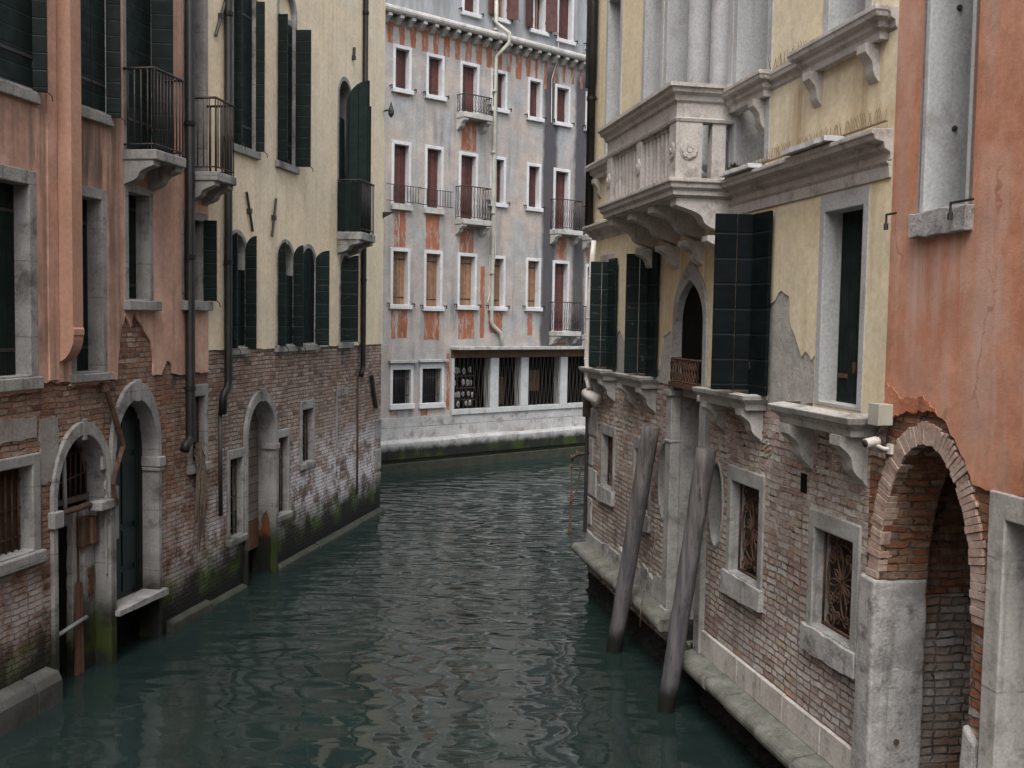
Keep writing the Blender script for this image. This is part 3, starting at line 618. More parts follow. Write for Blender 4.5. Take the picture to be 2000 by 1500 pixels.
Y.pipe([(11.62, -.09, 14), (11.62, -.09, 3.52), (11.60, -.095, 3.42), (11.50, -.1, 3.37), (11.46, -.1, 3.28)], .058)
mb = MB(); mb.tube([(11.46, -.03, 3.3), (11.47, -.03, 2.0), (11.46, -.03, .7)], .02, 6); mb.build('drainpipe', M['rust'], Y.o, smooth=True)
# brick storey openings
d = Y.frame(5.95, 7.24, -.3, 3.28, .10, .18, .02, .05, .42, 'stone_left', 'round', 1.15, 1.15, 'water_door', .012, room=False)
mb = MB(); mb.box(6.0, 7.2, .40, .44, -.3, 3.2); mb.build('dark_pane', M['void'], d)  # black backing takes the place of shade behind the planks
mb = MB(); mb.box(6.03, 7.16, .28, .33, .95, 3.1); mb.build('door', M['wood_grey'], d, .005)
mb = MB(); mb.box(6.03, 7.16, .275, .34, .45, .945); mb.build('broken_board', M['wood_brown'], d, .005)
mb = MB(); mb.prism([(6.56, 3.09), (6.64, 3.09), (6.67, 3.31), (6.53, 3.31)], 'y', -.075, -.02); mb.build('keystone', M['stone_left'], d, .006)
mb = MB(); mb.box(7.10, 7.27, -.07, .2, 2.20, 2.30); mb.each('impost', M['stone_left'], d, .008)
mb = MB(); mb.prism(jag([(.02, -.3), (.30, -.3), (.27, .6), (.18, 1.05), (.12, 1.1), (.06, .8), (.02, -.3)], .1, .02)[:-1], 'x', 7.125, 7.138); mb.build('rust_stain', M['rust_run'], d)
for (u0, u1, z0, z1) in ((5.36, 5.95, .93, 2.38), (7.24, 7.80, .97, 2.52)):
    w = Y.frame(u0, u1, z0, z1, .07, .15, mat='stone_left', rev=.17, bevel=.012); Y.bars(w, u0 + .07, u1 - .07, z0, z1 - .15, .07, 4, 5, .011); Y.sill(w, u0 - .03, u1 + .03, z0 + .02, .12, .09, 'stone_left', .02)
w = Y.frame(8.32, 9.0, 1.75, 2.96, .08, .17, mat='stone_left', rev=.17, bevel=.012); Y.bars(w, 8.40, 8.92, 1.78, 2.79, .07, 4, 5, .012); Y.sill(w, 8.30, 9.02, 1.77, .12, .06, 'stone_left', .02)
mb = MB(); mb.box(10.22, 10.32, -.012, .02, 1.85, 3.0); mb.box(10.22, 10.9, -.016, .02, 2.92, 3.08)
for z0, z1, q in ((1.75, 2.2, .35), (1.05, 1.5, .4), (.5, .95, .3)): mb.box(13.155 - q, 13.162, -.018, .05, z0, z1)
mb.each('stone_inset', M['stone_left'], Y.o, .01)
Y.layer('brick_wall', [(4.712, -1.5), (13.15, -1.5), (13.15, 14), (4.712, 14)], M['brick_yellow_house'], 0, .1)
Y.layer('plaster', jag([(4.712, 4.0), (7, 3.98), (9, 3.97), (11.2, 3.96), (13.155, 3.95)], .09, .008, 5) + [(13.155, 14), (4.712, 14)], M['pale_yellow'], -.025, .03)
mb = MB(); mb.prism([(.02, -.8), (-.10, -.8), (-.10, .05), (-.07, .09), (.02, .11)], 'x', 7.26, 9.1); mb.prism([(.02, -.8), (-.12, -.8), (-.12, .05), (-.08, .10), (.02, .12)], 'x', 9.12, 11.3)
mb.prism([(.02, -.8), (-.11, -.8), (-.11, .06), (-.07, .11), (.02, .13)], 'x', 11.32, 13.2); mb.prism([(.02, -.8), (-.10, -.8), (-.10, .05), (-.07, .09), (.02, .11)], 'x', 4.73, 5.93)
mb.each('waterline_stone', M['ledge_dark'], Y.o, .025)
mb = MB(); mb.tube([(13.1, -.03, 9.3), (13.1, -.2, 9.32)], .02, 6); mb.lathe([(.02, 9.15), (.07, 9.22), (.07, 9.3), (.03, 9.42), (.008, 9.5)], 13.1, -.2, 8); mb.build('wall_lamp', M['iron'], Y.o)
mb = MB(); mb.tube([(13.1, 0, 6.9), (13.1, -.28, 7.0), (13.1, -.28, 6.98)], .02, 6); mb.prism([(-.3, 7.0), (-.02, 7.0), (-.02, 6.85)], 'x', 13.09, 13.11); mb.build('iron_bracket', M['iron'], Y.o)
Y.shell(4.72, 13.15, 14, 9, M['pale_yellow'], M['footing'])

# ------------------------------------------------------------------ far grey house
B = House('grey_apartment_house', FW, 'tall grey beige house across the canal end with rows of maroon shutters and orange patches')
def fwin(xl, xr, yt, yb, col='maroon', open_=False, balc=None):
    ym = (yt + yb) / 2; u0 = F_(xl, ym)[0]; u1 = F_(xr, ym)[0]; z1 = F_(xl, yt)[1]; z0 = F_(xl, yb)[1]
    if u1 - u0 < .5: u1 = u0 + .8
    w = B.frame(u0, u1, z0, z1, .085, .10, mat='stone_clean', rev=.3, proud=.04, bevel=.006)
    if open_:
        B.leaf(w, u0 + .06, -.05, u0 - .30, -.14, z0 + .02, z1 - .08, 'maroon'); B.leaf(w, u1 - .08, -.05, u1 + .16, -.34, z0 + .02, z1 - .08, 'maroon')
        mb = MB(); mb.box(u0 + .09, u0 + .38, .2, .23, z0 + .02, z1 - .1); mb.build('curtain', M['curtain'], w)
        mb = MB(); mb.box(u0 + .40, u0 + .46, .16, .24, z0 + .02, z1 - .1); mb.build('casement_or_dark', M['tan'], w)
    else: B.closed(w, u0 + .085, u1 - .085, z0 + .02, z1 - .1, .16, col)
    if balc == 'low':
        mb = MB(); mb.box(u0 - .02, u1 + .02, -.12, .1, z0 - .16, z0 + .01); mb.build('sill', M['stone'], w, .012)
        mb = MB(); P = [(u0 - .3, 0), (u0 - .3, -.05), (u1 + .25, -.10), (u1 + .3, 0)]
        for zz in (z0 + .08, z0 + .55): mb.tube([(a, -.14, zz) for a in (u0 - .25, u1 + .3)], .012, 5)
        for i in range(10): x = u0 - .0 + (u1 - u0 + .2) * i / 9; mb.tube([(x, -.14, z0 + .08), (x, -.14, z0 + .55)], .010, 5)
        mb.build('railing', M['iron'], w)
    elif balc: pass
    else:
        s = B.sill(w, u0 - .06, u1 + .06, z0 + .02, .13, .10, 'stone_clean')
        mb = MB()
        for x in (u0 - .1, u1 + .1): mb.box(x - .015, x + .015, -.14, .02, z0 + .04, z0 + .07); mb.box(x - .012, x + .012, -.14, -.11, z0 - .04, z0 + .05)
        mb.each('shutter_catch', M['iron'], w, per=2)
    return w, u0, u1, z0, z1
for a in ((902, 935, -40, 22), (1087, 1120, -30, 75), (1145, 1165, 10, 90)): fwin(*a)
fwin(964, 992, -40, 34, open_=True); fwin(1036, 1068, -30, 57, open_=True)
for a in ((767, 803, 85, 172), (832, 867, 102, 185), (958, 990, 133, 210), (1030, 1058, 150, 228), (1083, 1113, 163, 238), (1143, 1163, 178, 250)): fwin(*a)
w, u0, u1, z0, z1 = fwin(898, 935, 118, 222, balc='b'); B.balcony(u0 - .12, u1 + .25, .42, z0, .16, .55, .35, 'stone', 'iron', .10, lattice=True)
for a in ((764, 802, 273, 398), (829, 865, 282, 406)): fwin(*a, balc='low')
for a in ((957, 987, 303, 396), (1028, 1056, 317, 405)): fwin(*a)
for a in ((895, 932, 295, 430), (1080, 1112, 327, 450), (1143, 1163, 340, 462)):
    w, u0, u1, z0, z1 = fwin(*a, balc='b'); B.balcony(u0 - .12, u1 + .28, .42, z0 + .02, .16, 1.0, .32, 'stone', 'rail', .10, lattice=True)
for a in ((762, 800, 483, 596), (827, 863, 488, 600), (893, 930, 493, 598), (955, 986, 498, 600), (1026, 1055, 503, 601)): fwin(*a, col='tan')
for a in ((1078, 1110, 508, 648), (1142, 1163, 515, 655)):
    w, u0, u1, z0, z1 = fwin(*a, balc='b'); B.balcony(u0 - .1, u1 + .25, .42, z0 + .02, .16, .98, .32, 'stone', 'rail', .10, lattice=True)
# more rows beyond the frame keep the wall believable from the side and in the water
for x in (-2.4, -1.1, 9.95, 11.2, 12.5):
    for z0 in (11.2, 7.95, 4.95):
        w = B.frame(x, x + .85, z0, z0 + 1.5, .085, .1, mat='stone_clean', rev=.3, proud=.04); B.closed(w, x + .085, x + .765, z0 + .02, z0 + 1.4, .16); B.sill(w, x - .06, x + .91, z0 + .02, .13, .1, 'stone_clean')
for i in range(9):
    x = .3 + i * 1.35; w = B.frame(x, x + .85, 16.4, 17.7, .085, .1, mat='stone_clean', rev=.3, proud=.04); B.closed(w, x + .085, x + .765, 16.42, 17.6, .16); B.sill(w, x - .06, x + .91, 16.42, .13, .1, 'stone_clean')
# small ground floor windows
for xl, xr, yt, yb in ((761, 806, 712, 795), (819, 866, 710, 793)):
    u0 = F_(xl, 750)[0]; u1 = F_(xr, 750)[0]; z1 = F_(xl, yt)[1]; z0 = F_(xl, yb)[1]
    w = B.frame(u0, u1, z0, z1, .09, .16, mat='stone_clean', rev=.3, proud=.04); B.sill(w, u0 - .03, u1 + .03, z0 + .08, .16, .1, 'stone_clean')
    B.bars(w, u0 + .09, u1 - .09, z0 + .05, z1 - .16, .06, 11, 2, .011, 'iron')
    mb = MB(); mb.box(u0 - .07, u1 + .09, -.16, .05, z1 + .04, z1 + .12); mb.build('hood', M['ledge_far'], w, .01)
# shop front: four grilled openings between white posts under a stone hood
uu = [F_(x, 745)[0] for x in (881, 953, 972, 1013, 1030, 1090, 1106, 1150)]
SH0, SH1 = uu[0], uu[-1] + .5
shop = bpy.data.objects.new('shop_front', None)
B.hole([(SH0 + .03, 1.72), (SH1, 1.72), (SH1, 3.60), (SH0 + .03, 3.60)])
mb = MB(); mb.box(SH0 - .02, SH1 + .1, -.10, .2, 1.60, 1.76)
for a, b in ((SH0 - .02, SH0 + .09), (uu[1] + .06, uu[2]), (uu[3] + .06, uu[4]), (uu[5] + .06, uu[6])): mb.box(a, b, -.06, .28, 1.765, 3.36)
shop = mb.build('shop_front', M['stone_reveal'], B.o, .01)
mb = MB(); mb.box(SH0 - .05, SH1 + .1, -.42, .05, 3.63, 3.73); mb.build('hood', M['ledge_far'], shop, .012)
mb = MB(); mb.box(SH0 - .02, SH1 + .1, -.03, .2, 3.37, 3.625); mb.build('lintel', M['wood_brown'], shop)
for a, b in ((SH0 + .09, uu[1] + .06), (uu[2], uu[3] + .06), (uu[4], uu[5] + .06), (uu[6], SH1)):
    mb = MB(); n = int((b - a) / .085)
    for i in range(n):
        x = a + (b - a) * (i + .5) / n; dx = .03 if i % 2 else -.03
        mb.tube([(x - dx, .02, 1.77), (x + dx, .02, 2.6), (x - dx, .02, 3.37)], .011, 4)
    mb.build('grille', M['iron'], shop)
mb = MB(); mb.box(SH0, SH1, .62, .66, 1.5, 3.7); mb.box(SH0 + .02, SH1, .1, .64, 1.72, 1.76); mb.box(SH0 + .02, SH1, .1, .64, 3.6, 3.63); mb.build('dark_pane', M['void'], shop)  # black back, floor and ceiling paint the unlit shop interior
mb = MB()
for zz in (2.02, 2.40, 2.78): mb.box(SH0 + .12, uu[1] - .2, .36, .6, zz - .02, zz)
for a, b, z0, z1 in ((uu[4] + .1, uu[5] - .4, 2.2, 2.9), (uu[2] + .2, uu[3] - .2, 1.8, 2.7)): mb.box(a, b, .5, .6, z0, z1)
mb.each('display_shelf', M['wood_brown'], shop)
# stone plinth and canal edge
mb = MB(); x = -3.0; rr = random.Random(4)
for row, (z0, z1) in enumerate(((.96, 1.30), (1.31, 1.60))):
    x = -3.0
    while x < 14:
        L = rr.uniform(.7, 1.3) if row == 0 else rr.uniform(1.6, 2.4); mb.box(x, x + L - .008, -.045 - rr.uniform(0, .006), .05, z0, z1); x += L
mb.build('plinth', M['ledge_far'], B.o, .006)
mb = MB(); x = -3.0
while x < 14:
    L = rr.uniform(.9, 1.7); dz = rr.uniform(-.012, .012); mb.prism([(.02, .38), (-.30, .38), (-.32, .88 + dz), (-.28, .94 + dz), (.02, .97 + dz)], 'x', x, x + L - .01); x += L
mb.build('canal_edge_stone', M['ledge_far'], B.o, .015)
mb = MB(); mb.box(-3, 14, -.20, .05, .26, .40); mb.box(-3, 14, -.34, .05, -1.2, .27); mb.build('footing', M['footing_far'], B.o, .02)
# gutter cornice on brackets
mb = MB(); x = -3.0
while x < 14:
    L = 1.15; mb.tube([(x, -.30, 13.42), (x + L - .01, -.30, 13.42)], .115, 12); x += L
mb.box(-3, 14, -.30, .02, 13.42, 13.52); mb.build('gutter', M['stone'], B.o)
mb = MB()
for i in range(40):
    x = -2.6 + i * .415; mb.prism([(.02, 13.30), (-.34, 13.30), (-.34, 13.22), (-.22, 13.17), (-.12, 13.08), (.02, 13.05)], 'x', x, x + .13)
mb.each('cornice_bracket', M['stone'], B.o, .008)
B.pipe([(4.05, -.12, 18.5), (4.05, -.12, 13.9), (4.12, -.30, 13.72), (4.35, -.44, 13.55), (4.35, -.44, 13.25), (4.10, -.12, 12.85), (4.08, -.10, 4.55), (4.12, -.1, 4.42), (4.45, -.1, 4.18), (4.52, -.1, 4.05), (4.52, -.1, 3.76)], .062, 'pipe_cream')
mb = MB(); a = [F_(965, -30), F_(968, 100), F_(967, 300), F_(965, 500), F_(955, 570), F_(950, 590)]
mb.tube([(p[0], -.06, p[1]) for p in a], .014, 5); a = [F_(1085, -20), F_(1088, 110), F_(1075, 155), F_(1074, 240)]; mb.tube([(p[0], -.07, p[1]) for p in a], .012, 5); mb.each('cable', M['pipe_white'], B.o)
# exposed orange undercoat: ragged strips between the brackets and panels below windows
mb = MB()
def patch(u0, u1, z0, z1, seed, taper=.0, amp=.02):
    for h in B.holes:
        if min(p[0] for p in h) - .05 < u1 and max(p[0] for p in h) + .05 > u0 and min(p[1] for p in h) < z1 and max(p[1] for p in h) > z0 and max(p[1] for p in h) < z1 + .2: z0 = max(z0, max(p[1] for p in h) + .06)
    if z1 - z0 < .08: return
    c = (u0 + u1) / 2; q = jag([(u0 + (c - u0) * taper, z0), (u1 - (u1 - c) * taper, z0), (u1, z1), (u0, z1), (u0 + (c - u0) * taper, z0)], .12, amp, seed)[:-1]
    mb.prism(q, 'y', -.003, .004)
for i in range(32):
    x = -2.6 + i * .415 + .15; d_ = rng.uniform(.7, 1.35) * (1 if i < 22 else .8); patch(x, x + .25 * (1 if i < 20 else .55), 13.15 - d_, 13.15, i + 20, .35 if d_ > 1 else .1, .018)
for (xl, xr, yt, yb) in ((770, 778, 412, 482), (780, 792, 412, 482), (832, 858, 418, 486), (898, 925, 445, 492), (1086, 1106, 462, 506), (764, 772, 606, 662), (777, 795, 606, 660), (828, 858, 606, 664), (895, 926, 604, 662), (955, 981, 604, 650), (1030, 1039, 612, 655), (901, 930, 236, 292), (938, 946, 520, 660), (762, 776, 800, 812), (822, 835, 798, 812), (872, 878, 690, 800), (1085, 1105, 668, 674), (775, 800, 176, 186), (1144, 1150, 470, 512)):
    u0 = F_(xl, (yt + yb) / 2)[0]; u1 = F_(xr, (yt + yb) / 2)[0]; patch(u0, u1, F_(xl, yb)[1], F_(xl, yt)[1], xl, .0, .02)
mb.each('exposed_undercoat', M['orange_patch'], B.o)
B.layer('wall', [(-3, -1.2), (14, -1.2), (14, 19), (-3, 19)], M['far_plaster'], 0, .1)
B.shell(-3, 14, 19, 9, M['far_plaster'], M['footing'])

# ------------------------------------------------------------------ palace (right)
P = House('ochre_palace', RW, 'ochre yellow palace with carved white stone balcony and brick ground floor on the right bank')
U0, U1 = -.12, 8.88
def cprof(z, p):  # moulded cornice, top at z, projection p
    return [(0, z - .24), (.18 * p, z - .24), (.2 * p, z - .18), (.45 * p, z - .15), (.5 * p, z - .10), (.86 * p, z - .085), (.92 * p, z - .05), (p, z - .035), (p, z), (0, z + .012)]
mb = MB(); mb.sweep(cprof(6.09, .21), [(-.10, 0), (3.0, 0)]); mb.sweep(cprof(6.09, .21), [(5.70, 0), (8.86, 0)])
mb.each('lower_cornice', M['stone_carved'], P.o, .006)
for a, b, p in ((7.35, 8.2, .27), (5.85, 6.6, .26)):
    q = [(x_, -p + rng.uniform(-.012, .012)) for x_ in [a + (b - a) * i / 9 for i in range(10)]] + [(b, .02), (a, .02)]
    mb = MB(); mb.prism(q, 'z', 6.105, 6.15); mb.build('loose_slab', M['stone_clean'], P.o, .012)
mb = MB(); mb.sweep([(0, 5.71), (.045, 5.71), (.055, 5.81), (.08, 5.84), (0, 5.845)], [(4.95, 0), (8.86, 0)]); mb.build('architrave', M['stone_carved'], P.o, .006)
mb = MB(); mb.sweep(cprof(7.05, .10), [(-.1, 0), (3.0, 0)]); mb.sweep(cprof(7.05, .10), [(5.6, 0), (8.87, 0)]); mb.each('upper_string_course', M['stone_carved'], P.o, .006)
for a, b in ((.15, 1.5), (5.3, 6.56), (7.42, 8.72)):
    mb = MB(); mb.box(a + .02, b - .02, -.10, .02, 6.83, 7.054); mb.sweep([(o, z + .015) for o, z in cprof(7.05, .13)], [(a, .0), (a, -.085), (b, -.085), (b, .0)]); s_ = mb.build('bracketed_sill', M['stone_carved'], P.o, .006)
    for q in (a + .10, b - .24):
        mb = MB(); mb.prism([(y, 6.825 + z) for y, z in corbel(.16, .34)], 'x', q, q + .14); mb.build('corbel', M['stone_carved'], s_, .006)
# upper windows
for (a, b, mt) in ((.5, 1.36, 'stone_reveal'), (2.36, 3.24, 'stone_reveal'), (5.60, 6.58, 'stone_reveal'), (7.64, 8.48, 'stone_reveal')):
    w = P.frame(a, b, 7.05 if a < 2 or a > 7 else 6.2, 9.7, .11, .16, mat=mt, rev=.55, proud=.04, bevel=.008)
w = P.frame(3.28, 5.58, 6.16, 10.2, .12, .16, mat='stone_reveal', rev=.55, proud=.04, bevel=.008, name='triple_window')
for cu in (4.22, 4.98):
    mb = MB(); z0 = 6.16; mb.lathe([(.23, z0), (.23, z0 + .12), (.20, z0 + .14), (.23, z0 + .18), (.23, z0 + .24), (.19, z0 + .27), (.185, z0 + .30), (.165, z0 + .36), (.17, z0 + 1.5), (.16, z0 + 3.2), (.15, z0 + 3.7), (.2, z0 + 3.8), (.24, z0 + 4.0)], cu, .12, 28)
    mb.build('column', M['stone_reveal'], w, smooth=True)
# balcony
bu0, bu1, bp = 3.0, 5.68, .70
mb = MB(); mb.box(bu0, bu1, -bp, .05, 5.90, 6.09); mb.sweep([(0, 5.92), (.03, 5.92), (.035, 5.97), (.07, 6.0), (.075, 6.04), (.10, 6.06), (.10, 6.10), (0, 6.105)], [(bu0, 0), (bu0, -bp), (bu1, -bp), (bu1, 0)])
bal = mb.build('balcony', M['stone_carved'], P.o, .006)
mb = MB(); mb.sweep([(-.16, 6.72), (.01, 6.72), (.02, 6.75), (.0, 6.765), (.0, 6.92), (.03, 6.94), (.04, 6.99), (.085, 7.02), (.09, 7.06), (.12, 7.07), (.12, 7.11), (-.16, 7.115), (-.16, 6.72)], [(bu0, 0), (bu0, -bp), (bu1, -bp), (bu1, 0)]); mb.build('balustrade_rail', M['stone_carved'], bal, .005)
def pier(x0, x1, y0, y1, faces):
    mb = MB(); mb.box(x0, x1, y0, y1, 6.106, 6.72)
    for f in faces:
        if f == 'front':
            c = (x0 + x1) / 2
            for rr_, hh in ((.10, .012), (.085, .02), (.03, .035)): mb.prism([(c + rr_ * .8 * math.cos(t * math.pi / 12), 6.41 + rr_ * math.sin(t * math.pi / 12)) for t in range(24)], 'y', y0 - hh, y0 + .002)
        else:
            c = (y0 + y1) / 2
            for rr_, hh in ((.105, .010), (.028, .028)): mb.prism([(c + rr_ * math.cos(t * math.pi / 12), 6.41 + rr_ * math.sin(t * math.pi / 12)) for t in range(24)], 'x', x1 - .002, x1 + hh)
            for k_ in range(8):
                a_ = k_ * math.pi / 4; mb.prism([(c + .062 * math.cos(a_) + .03 * math.cos(t * math.pi / 6), 6.41 + .062 * math.sin(a_) + .03 * math.sin(t * math.pi / 6)) for t in range(12)], 'x', x1 + .009, x1 + .024)
    mb.build('balustrade_pier', M['stone_carved'], bal, .005)
pier(bu1 - .22, bu1 + .0, -bp - .0, -bp + .30, ('front', 'side')); pier(bu0, bu0 + .2, -bp, -bp + .22, ('front',)); pier(4.28, 4.46, -bp, -bp + .14, ('front',))
pier(bu1 - .14, bu1 - .01, -.28, -.12, ())
for seg0, seg1 in ((bu0 + .22, 4.26), (4.48, bu1 - .24)):
    n = 7
    for i in range(n):
        x = seg0 + (seg1 - seg0) * (i + .5) / n; mb = MB(); mb.box(x - .05, x + .05, -bp + .03, -bp + .12, 6.106, 6.15); mb.box(x - .035, x + .035, -bp + .035, -bp + .11, 6.15, 6.67); mb.box(x - .05, x + .05, -bp + .03, -bp + .12, 6.67, 6.72)
        mb.build('baluster', M['stone_carved'], bal, .012)
for cu in (3.03, 3.86, 4.68, 5.46):
    mb = MB(); mb.prism([(y, 5.898 + z) for y, z in corbel(bp * .96, .40)], 'x', cu, cu + .2); mb.prism([(y, 5.50 + z) for y, z in corbel(bp * .42, .30)], 'x', cu + .01, cu + .19); mb.build('corbel', M['stone_carved'], bal, .008)
# windows with shutters standing open across the canal
for (a, b, pr, st, mt) in ((.40, 1.20, .34, .22, 'green_worn'), (2.25, 3.10, .36, .22, 'green_worn'), (5.52, 6.47, .46, .26, 'green_right')):
    w = P.frame(a, b, 3.80, 5.60, .11, .13, mat='stone', rev=.4, proud=.035)
    P.leaf(w, b - .06, -.03, b - .10, -.03 - pr * .48, 3.84, 5.46 + (.2 if a > 5 else 0), mt); P.leaf(w, b - .09, -.035 - pr * .50, b - .12, -.03 - pr, 3.84, 5.46 + (.2 if a > 5 else 0), mt, hooks=False)
    P.leaf(w, b - .02, -.10, b + st + .06, -.08, 3.80, 5.5 + (.16 if a > 5 else 0), mt)
    mb = MB(); mb.box(a - .12, b + .14, -.20, .05, 3.66, 3.755); mb.sweep([(0, 3.64), (.02, 3.64), (.03, 3.70), (.06, 3.73), (.09, 3.755), (.10, 3.80), (0, 3.808)], [(a - .12, 0), (a - .12, -.2), (b + .14, -.2), (b + .14, 0)]); s_ = mb.build('sill', M['stone'], w, .006)
    mb = MB()
    for q in (a - .08, b - .06): mb.prism([(y, 3.655 + z) for y, z in corbel(.24, .34)], 'x', q, q + .16)
    mb.each('corbel', M['stone'], w, .008)
w = P.frame(7.70, 8.54, 3.80, 5.70, .09, .16, mat='stone_reveal', rev=.32, proud=.032)
mb = MB(); mb.box(7.80, 8.44, .14, .18, 3.82, 5.55); mb.box(7.84, 8.0, .125, .14, 4.05, 4.09, 1); mb.box(8.1, 8.14, .12, .14, 4.1, 4.2, 1); mb.build('shutter', [M['green_v'], M['rust']], w, .004)
mb = MB(); mb.box(7.42, 8.70, -.20, .05, 3.60, 3.715); mb.sweep([(0, 3.60), (.02, 3.60), (.03, 3.66), (.06, 3.69), (.09, 3.715), (.11, 3.77), (0, 3.80)], [(7.42, 0), (7.42, -.2), (8.70, -.2), (8.70, 0)]); mb.build('sill', M['stone'], w, .010)
mb = MB()
for q in (7.50, 8.44): mb.prism([(y, 3.605 + z) for y, z in corbel(.26, .42)], 'x', q, q + .18)
mb.each('corbel', M['stone'], w, .01)
# gothic portal: water door below, grilled balcony opening above
d = P.frame(3.93, 5.09, .45, 5.30, .115, .24, .02, .06, .55, 'stone_grey', 'ogee', 1.45, 1.25, 'portal', .010, room=False)
mb = MB(); mb.box(3.95, 5.05, .54, .58, .3, 5.2); mb.build('dark_pane', M['void'], d)  # near-black back sheet for the shade deep in the portal
mb = MB(); mb.box(3.86, 4.06, -.09, .05, .50, 3.60); mb.box(3.83, 4.09, -.12, .05, 3.60, 3.68); mb.box(3.85, 4.07, -.105, .05, 3.0, 3.04); mb.box(3.84, 4.08, -.12, .05, .50, .85); mb.box(4.96, 5.14, -.07, .05, .50, 3.60); mb.box(4.94, 5.16, -.10, .05, 3.60, 3.68); mb.each('pilaster', M['stone_grey'], d, .012)
mb = MB(); mb.box(4.05, 4.98, .05, .60, 3.60, 3.72); mb.build('transom', M['stone'], d, .01)
mb = MB(); mb.box(4.04, 4.99, .40, .45, .5, 3.6); mb.build('door', M['wood_brown'], d, .006)
mb = MB(); mb.fill(path(4.04, 4.985, 3.72, 5.07, 'ogee', 1.25), [], .035, .05); mb.build('casement_or_dark', M['void'], d)  # near-black sheet paints the shade of the recess above the transom
mb = MB()
for (a, c, a2, c2) in ((4.06, -.10, 4.96, -.10), (4.96, -.10, 4.96, .05), (4.06, .05, 4.06, -.10)):
    for zz in (3.80, 4.08): mb.tube([(a, c, zz), (a2, c2, zz)], .016, 5)
    n = max(2, int(math.hypot(a2 - a, c2 - c) / .085))
    for i in range(n + 1):
        t = i / n; x = a + (a2 - a) * t; y = c + (c2 - c) * t
        for sg in (-1, 1): mb.tube([(x, y, 3.80), (x + sg * .03, y, 3.87), (x, y, 3.94), (x + sg * .03, y, 4.01), (x, y, 4.08)], .009, 4)
mb.box(4.03, 4.99, -.13, .1, 3.73, 3.79); mb.build('railing', M['rust'], d)
# lower windows with scrolled iron grilles
def scrolls(par, u0, u1, z0, z1, y):
    mb = MB(); W_ = u1 - u0; Hh = z1 - z0; c = (u0 + u1) / 2
    def spiral(x, z, r, s0, turns, sg):
        pts = [(x + r * (1 - t * .8) * math.cos(s0 + sg * turns * 2 * math.pi * t), y, z + r * (1 - t * .8) * math.sin(s0 + sg * turns * 2 * math.pi * t)) for t in [i / 22 for i in range(23)]]; mb.tube(pts, .011, 5)
    for (a, b) in ((u0, u0), (u1, u1)): mb.tube([(a, y, z0), (b, y, z1)], .014, 5)
    for zz in (z0 + .02, z1 - .02): mb.tube([(u0, y, zz), (u1, y, zz)], .016, 5)
    zc = z0 + Hh * .52
    for k_ in range(8):
        a_ = k_ * math.pi / 4 + .2; l = (.20 if k_ % 2 else .27) * min(1, W_ / .6) * (1.25 if abs(math.sin(a_)) > .6 else .85)
        pts = []
        for i in range(13):
            t = i / 12; rr_ = l * (1 - abs(2 * t - 1)); off = .28 * math.sin(2 * math.pi * t) * .9
            pts.append((c + rr_ * math.cos(a_ + off * (1 if t < .5 else 1)), y - .01, zc + rr_ * math.sin(a_ + off)))
        mb.tube(pts, .010, 5)
    mb.tube([(c + .24 * W_ / .6 * math.cos(t * math.pi / 12), y, zc + .34 * math.sin(t * math.pi / 12)) for t in range(25)], .012, 5)
    for sx in (-1, 1):
        for zz, r in ((z0 + Hh * .10, .09), (z0 + Hh * .30, .07), (z0 + Hh * .72, .07), (z0 + Hh * .90, .09)):
            spiral(c + sx * W_ * .30, zz, r, math.pi / 2, 1.4, sx); spiral(c + sx * W_ * .12, zz + .05, r * .7, -math.pi / 2, 1.2, -sx)
    mb.build('grille', M['rust'], par, smooth=True)
    mb = MB(); mb.box(u0, u1, y + .06, y + .065, z0, z1)
    mb.build('mesh_screen', M['iron'], par)
for (a, b, z0, z1, fw, mt) in ((.60, 1.36, 1.90, 2.92, .08, 'stone_grey'), (2.30, 3.10, 1.85, 2.90, .08, 'stone_grey'), (5.74, 6.68, 1.76, 2.97, .11, 'stone_grey'), (7.66, 8.57, 1.72, 2.83, .11, 'stone_grey')):
    w = P.frame(a, b, z0, z1, fw, .17, .03, .022, .20, mt, bevel=.012); scrolls(w, a + fw, b - fw, z0 + .03, z1 - .17, .10)
    mb = MB(); mb.prism(jag([(a - .03, z0 - .24), (b + .03, z0 - .20), (b + .03, z0 + .02), (a - .03, z0 + .02)], .1, .012, int(a * 10)), 'y', -.055, .2); mb.build('sill', M['stone_rough'], w, .015)
# blind oval niches
for (a, b, z0, z1) in ((3.42, 3.86, 1.95, 2.95), (5.22, 5.58, 1.98, 2.92)):
    c, zc, ru, rz = (a + b) / 2, (z0 + z1) / 2, (b - a) / 2, (z1 - z0) / 2
    el = lambda s_: [(c + ru * s_ * math.cos(t * math.pi / 14), zc + rz * (1 + (s_ - 1) * .45) * math.sin(t * math.pi / 14)) for t in range(28)]
    mb = MB(); mb.ring(el(1.2), el(1.0), -.015, .05, .16); n = mb.build('oval_niche', M['stone_grey'], P.o, .008); P.hole(el(1.1))
    mb = MB(); mb.fill(el(1.03), [], .15, .04); mb.build('niche_back', M['mortar_plain'], n)
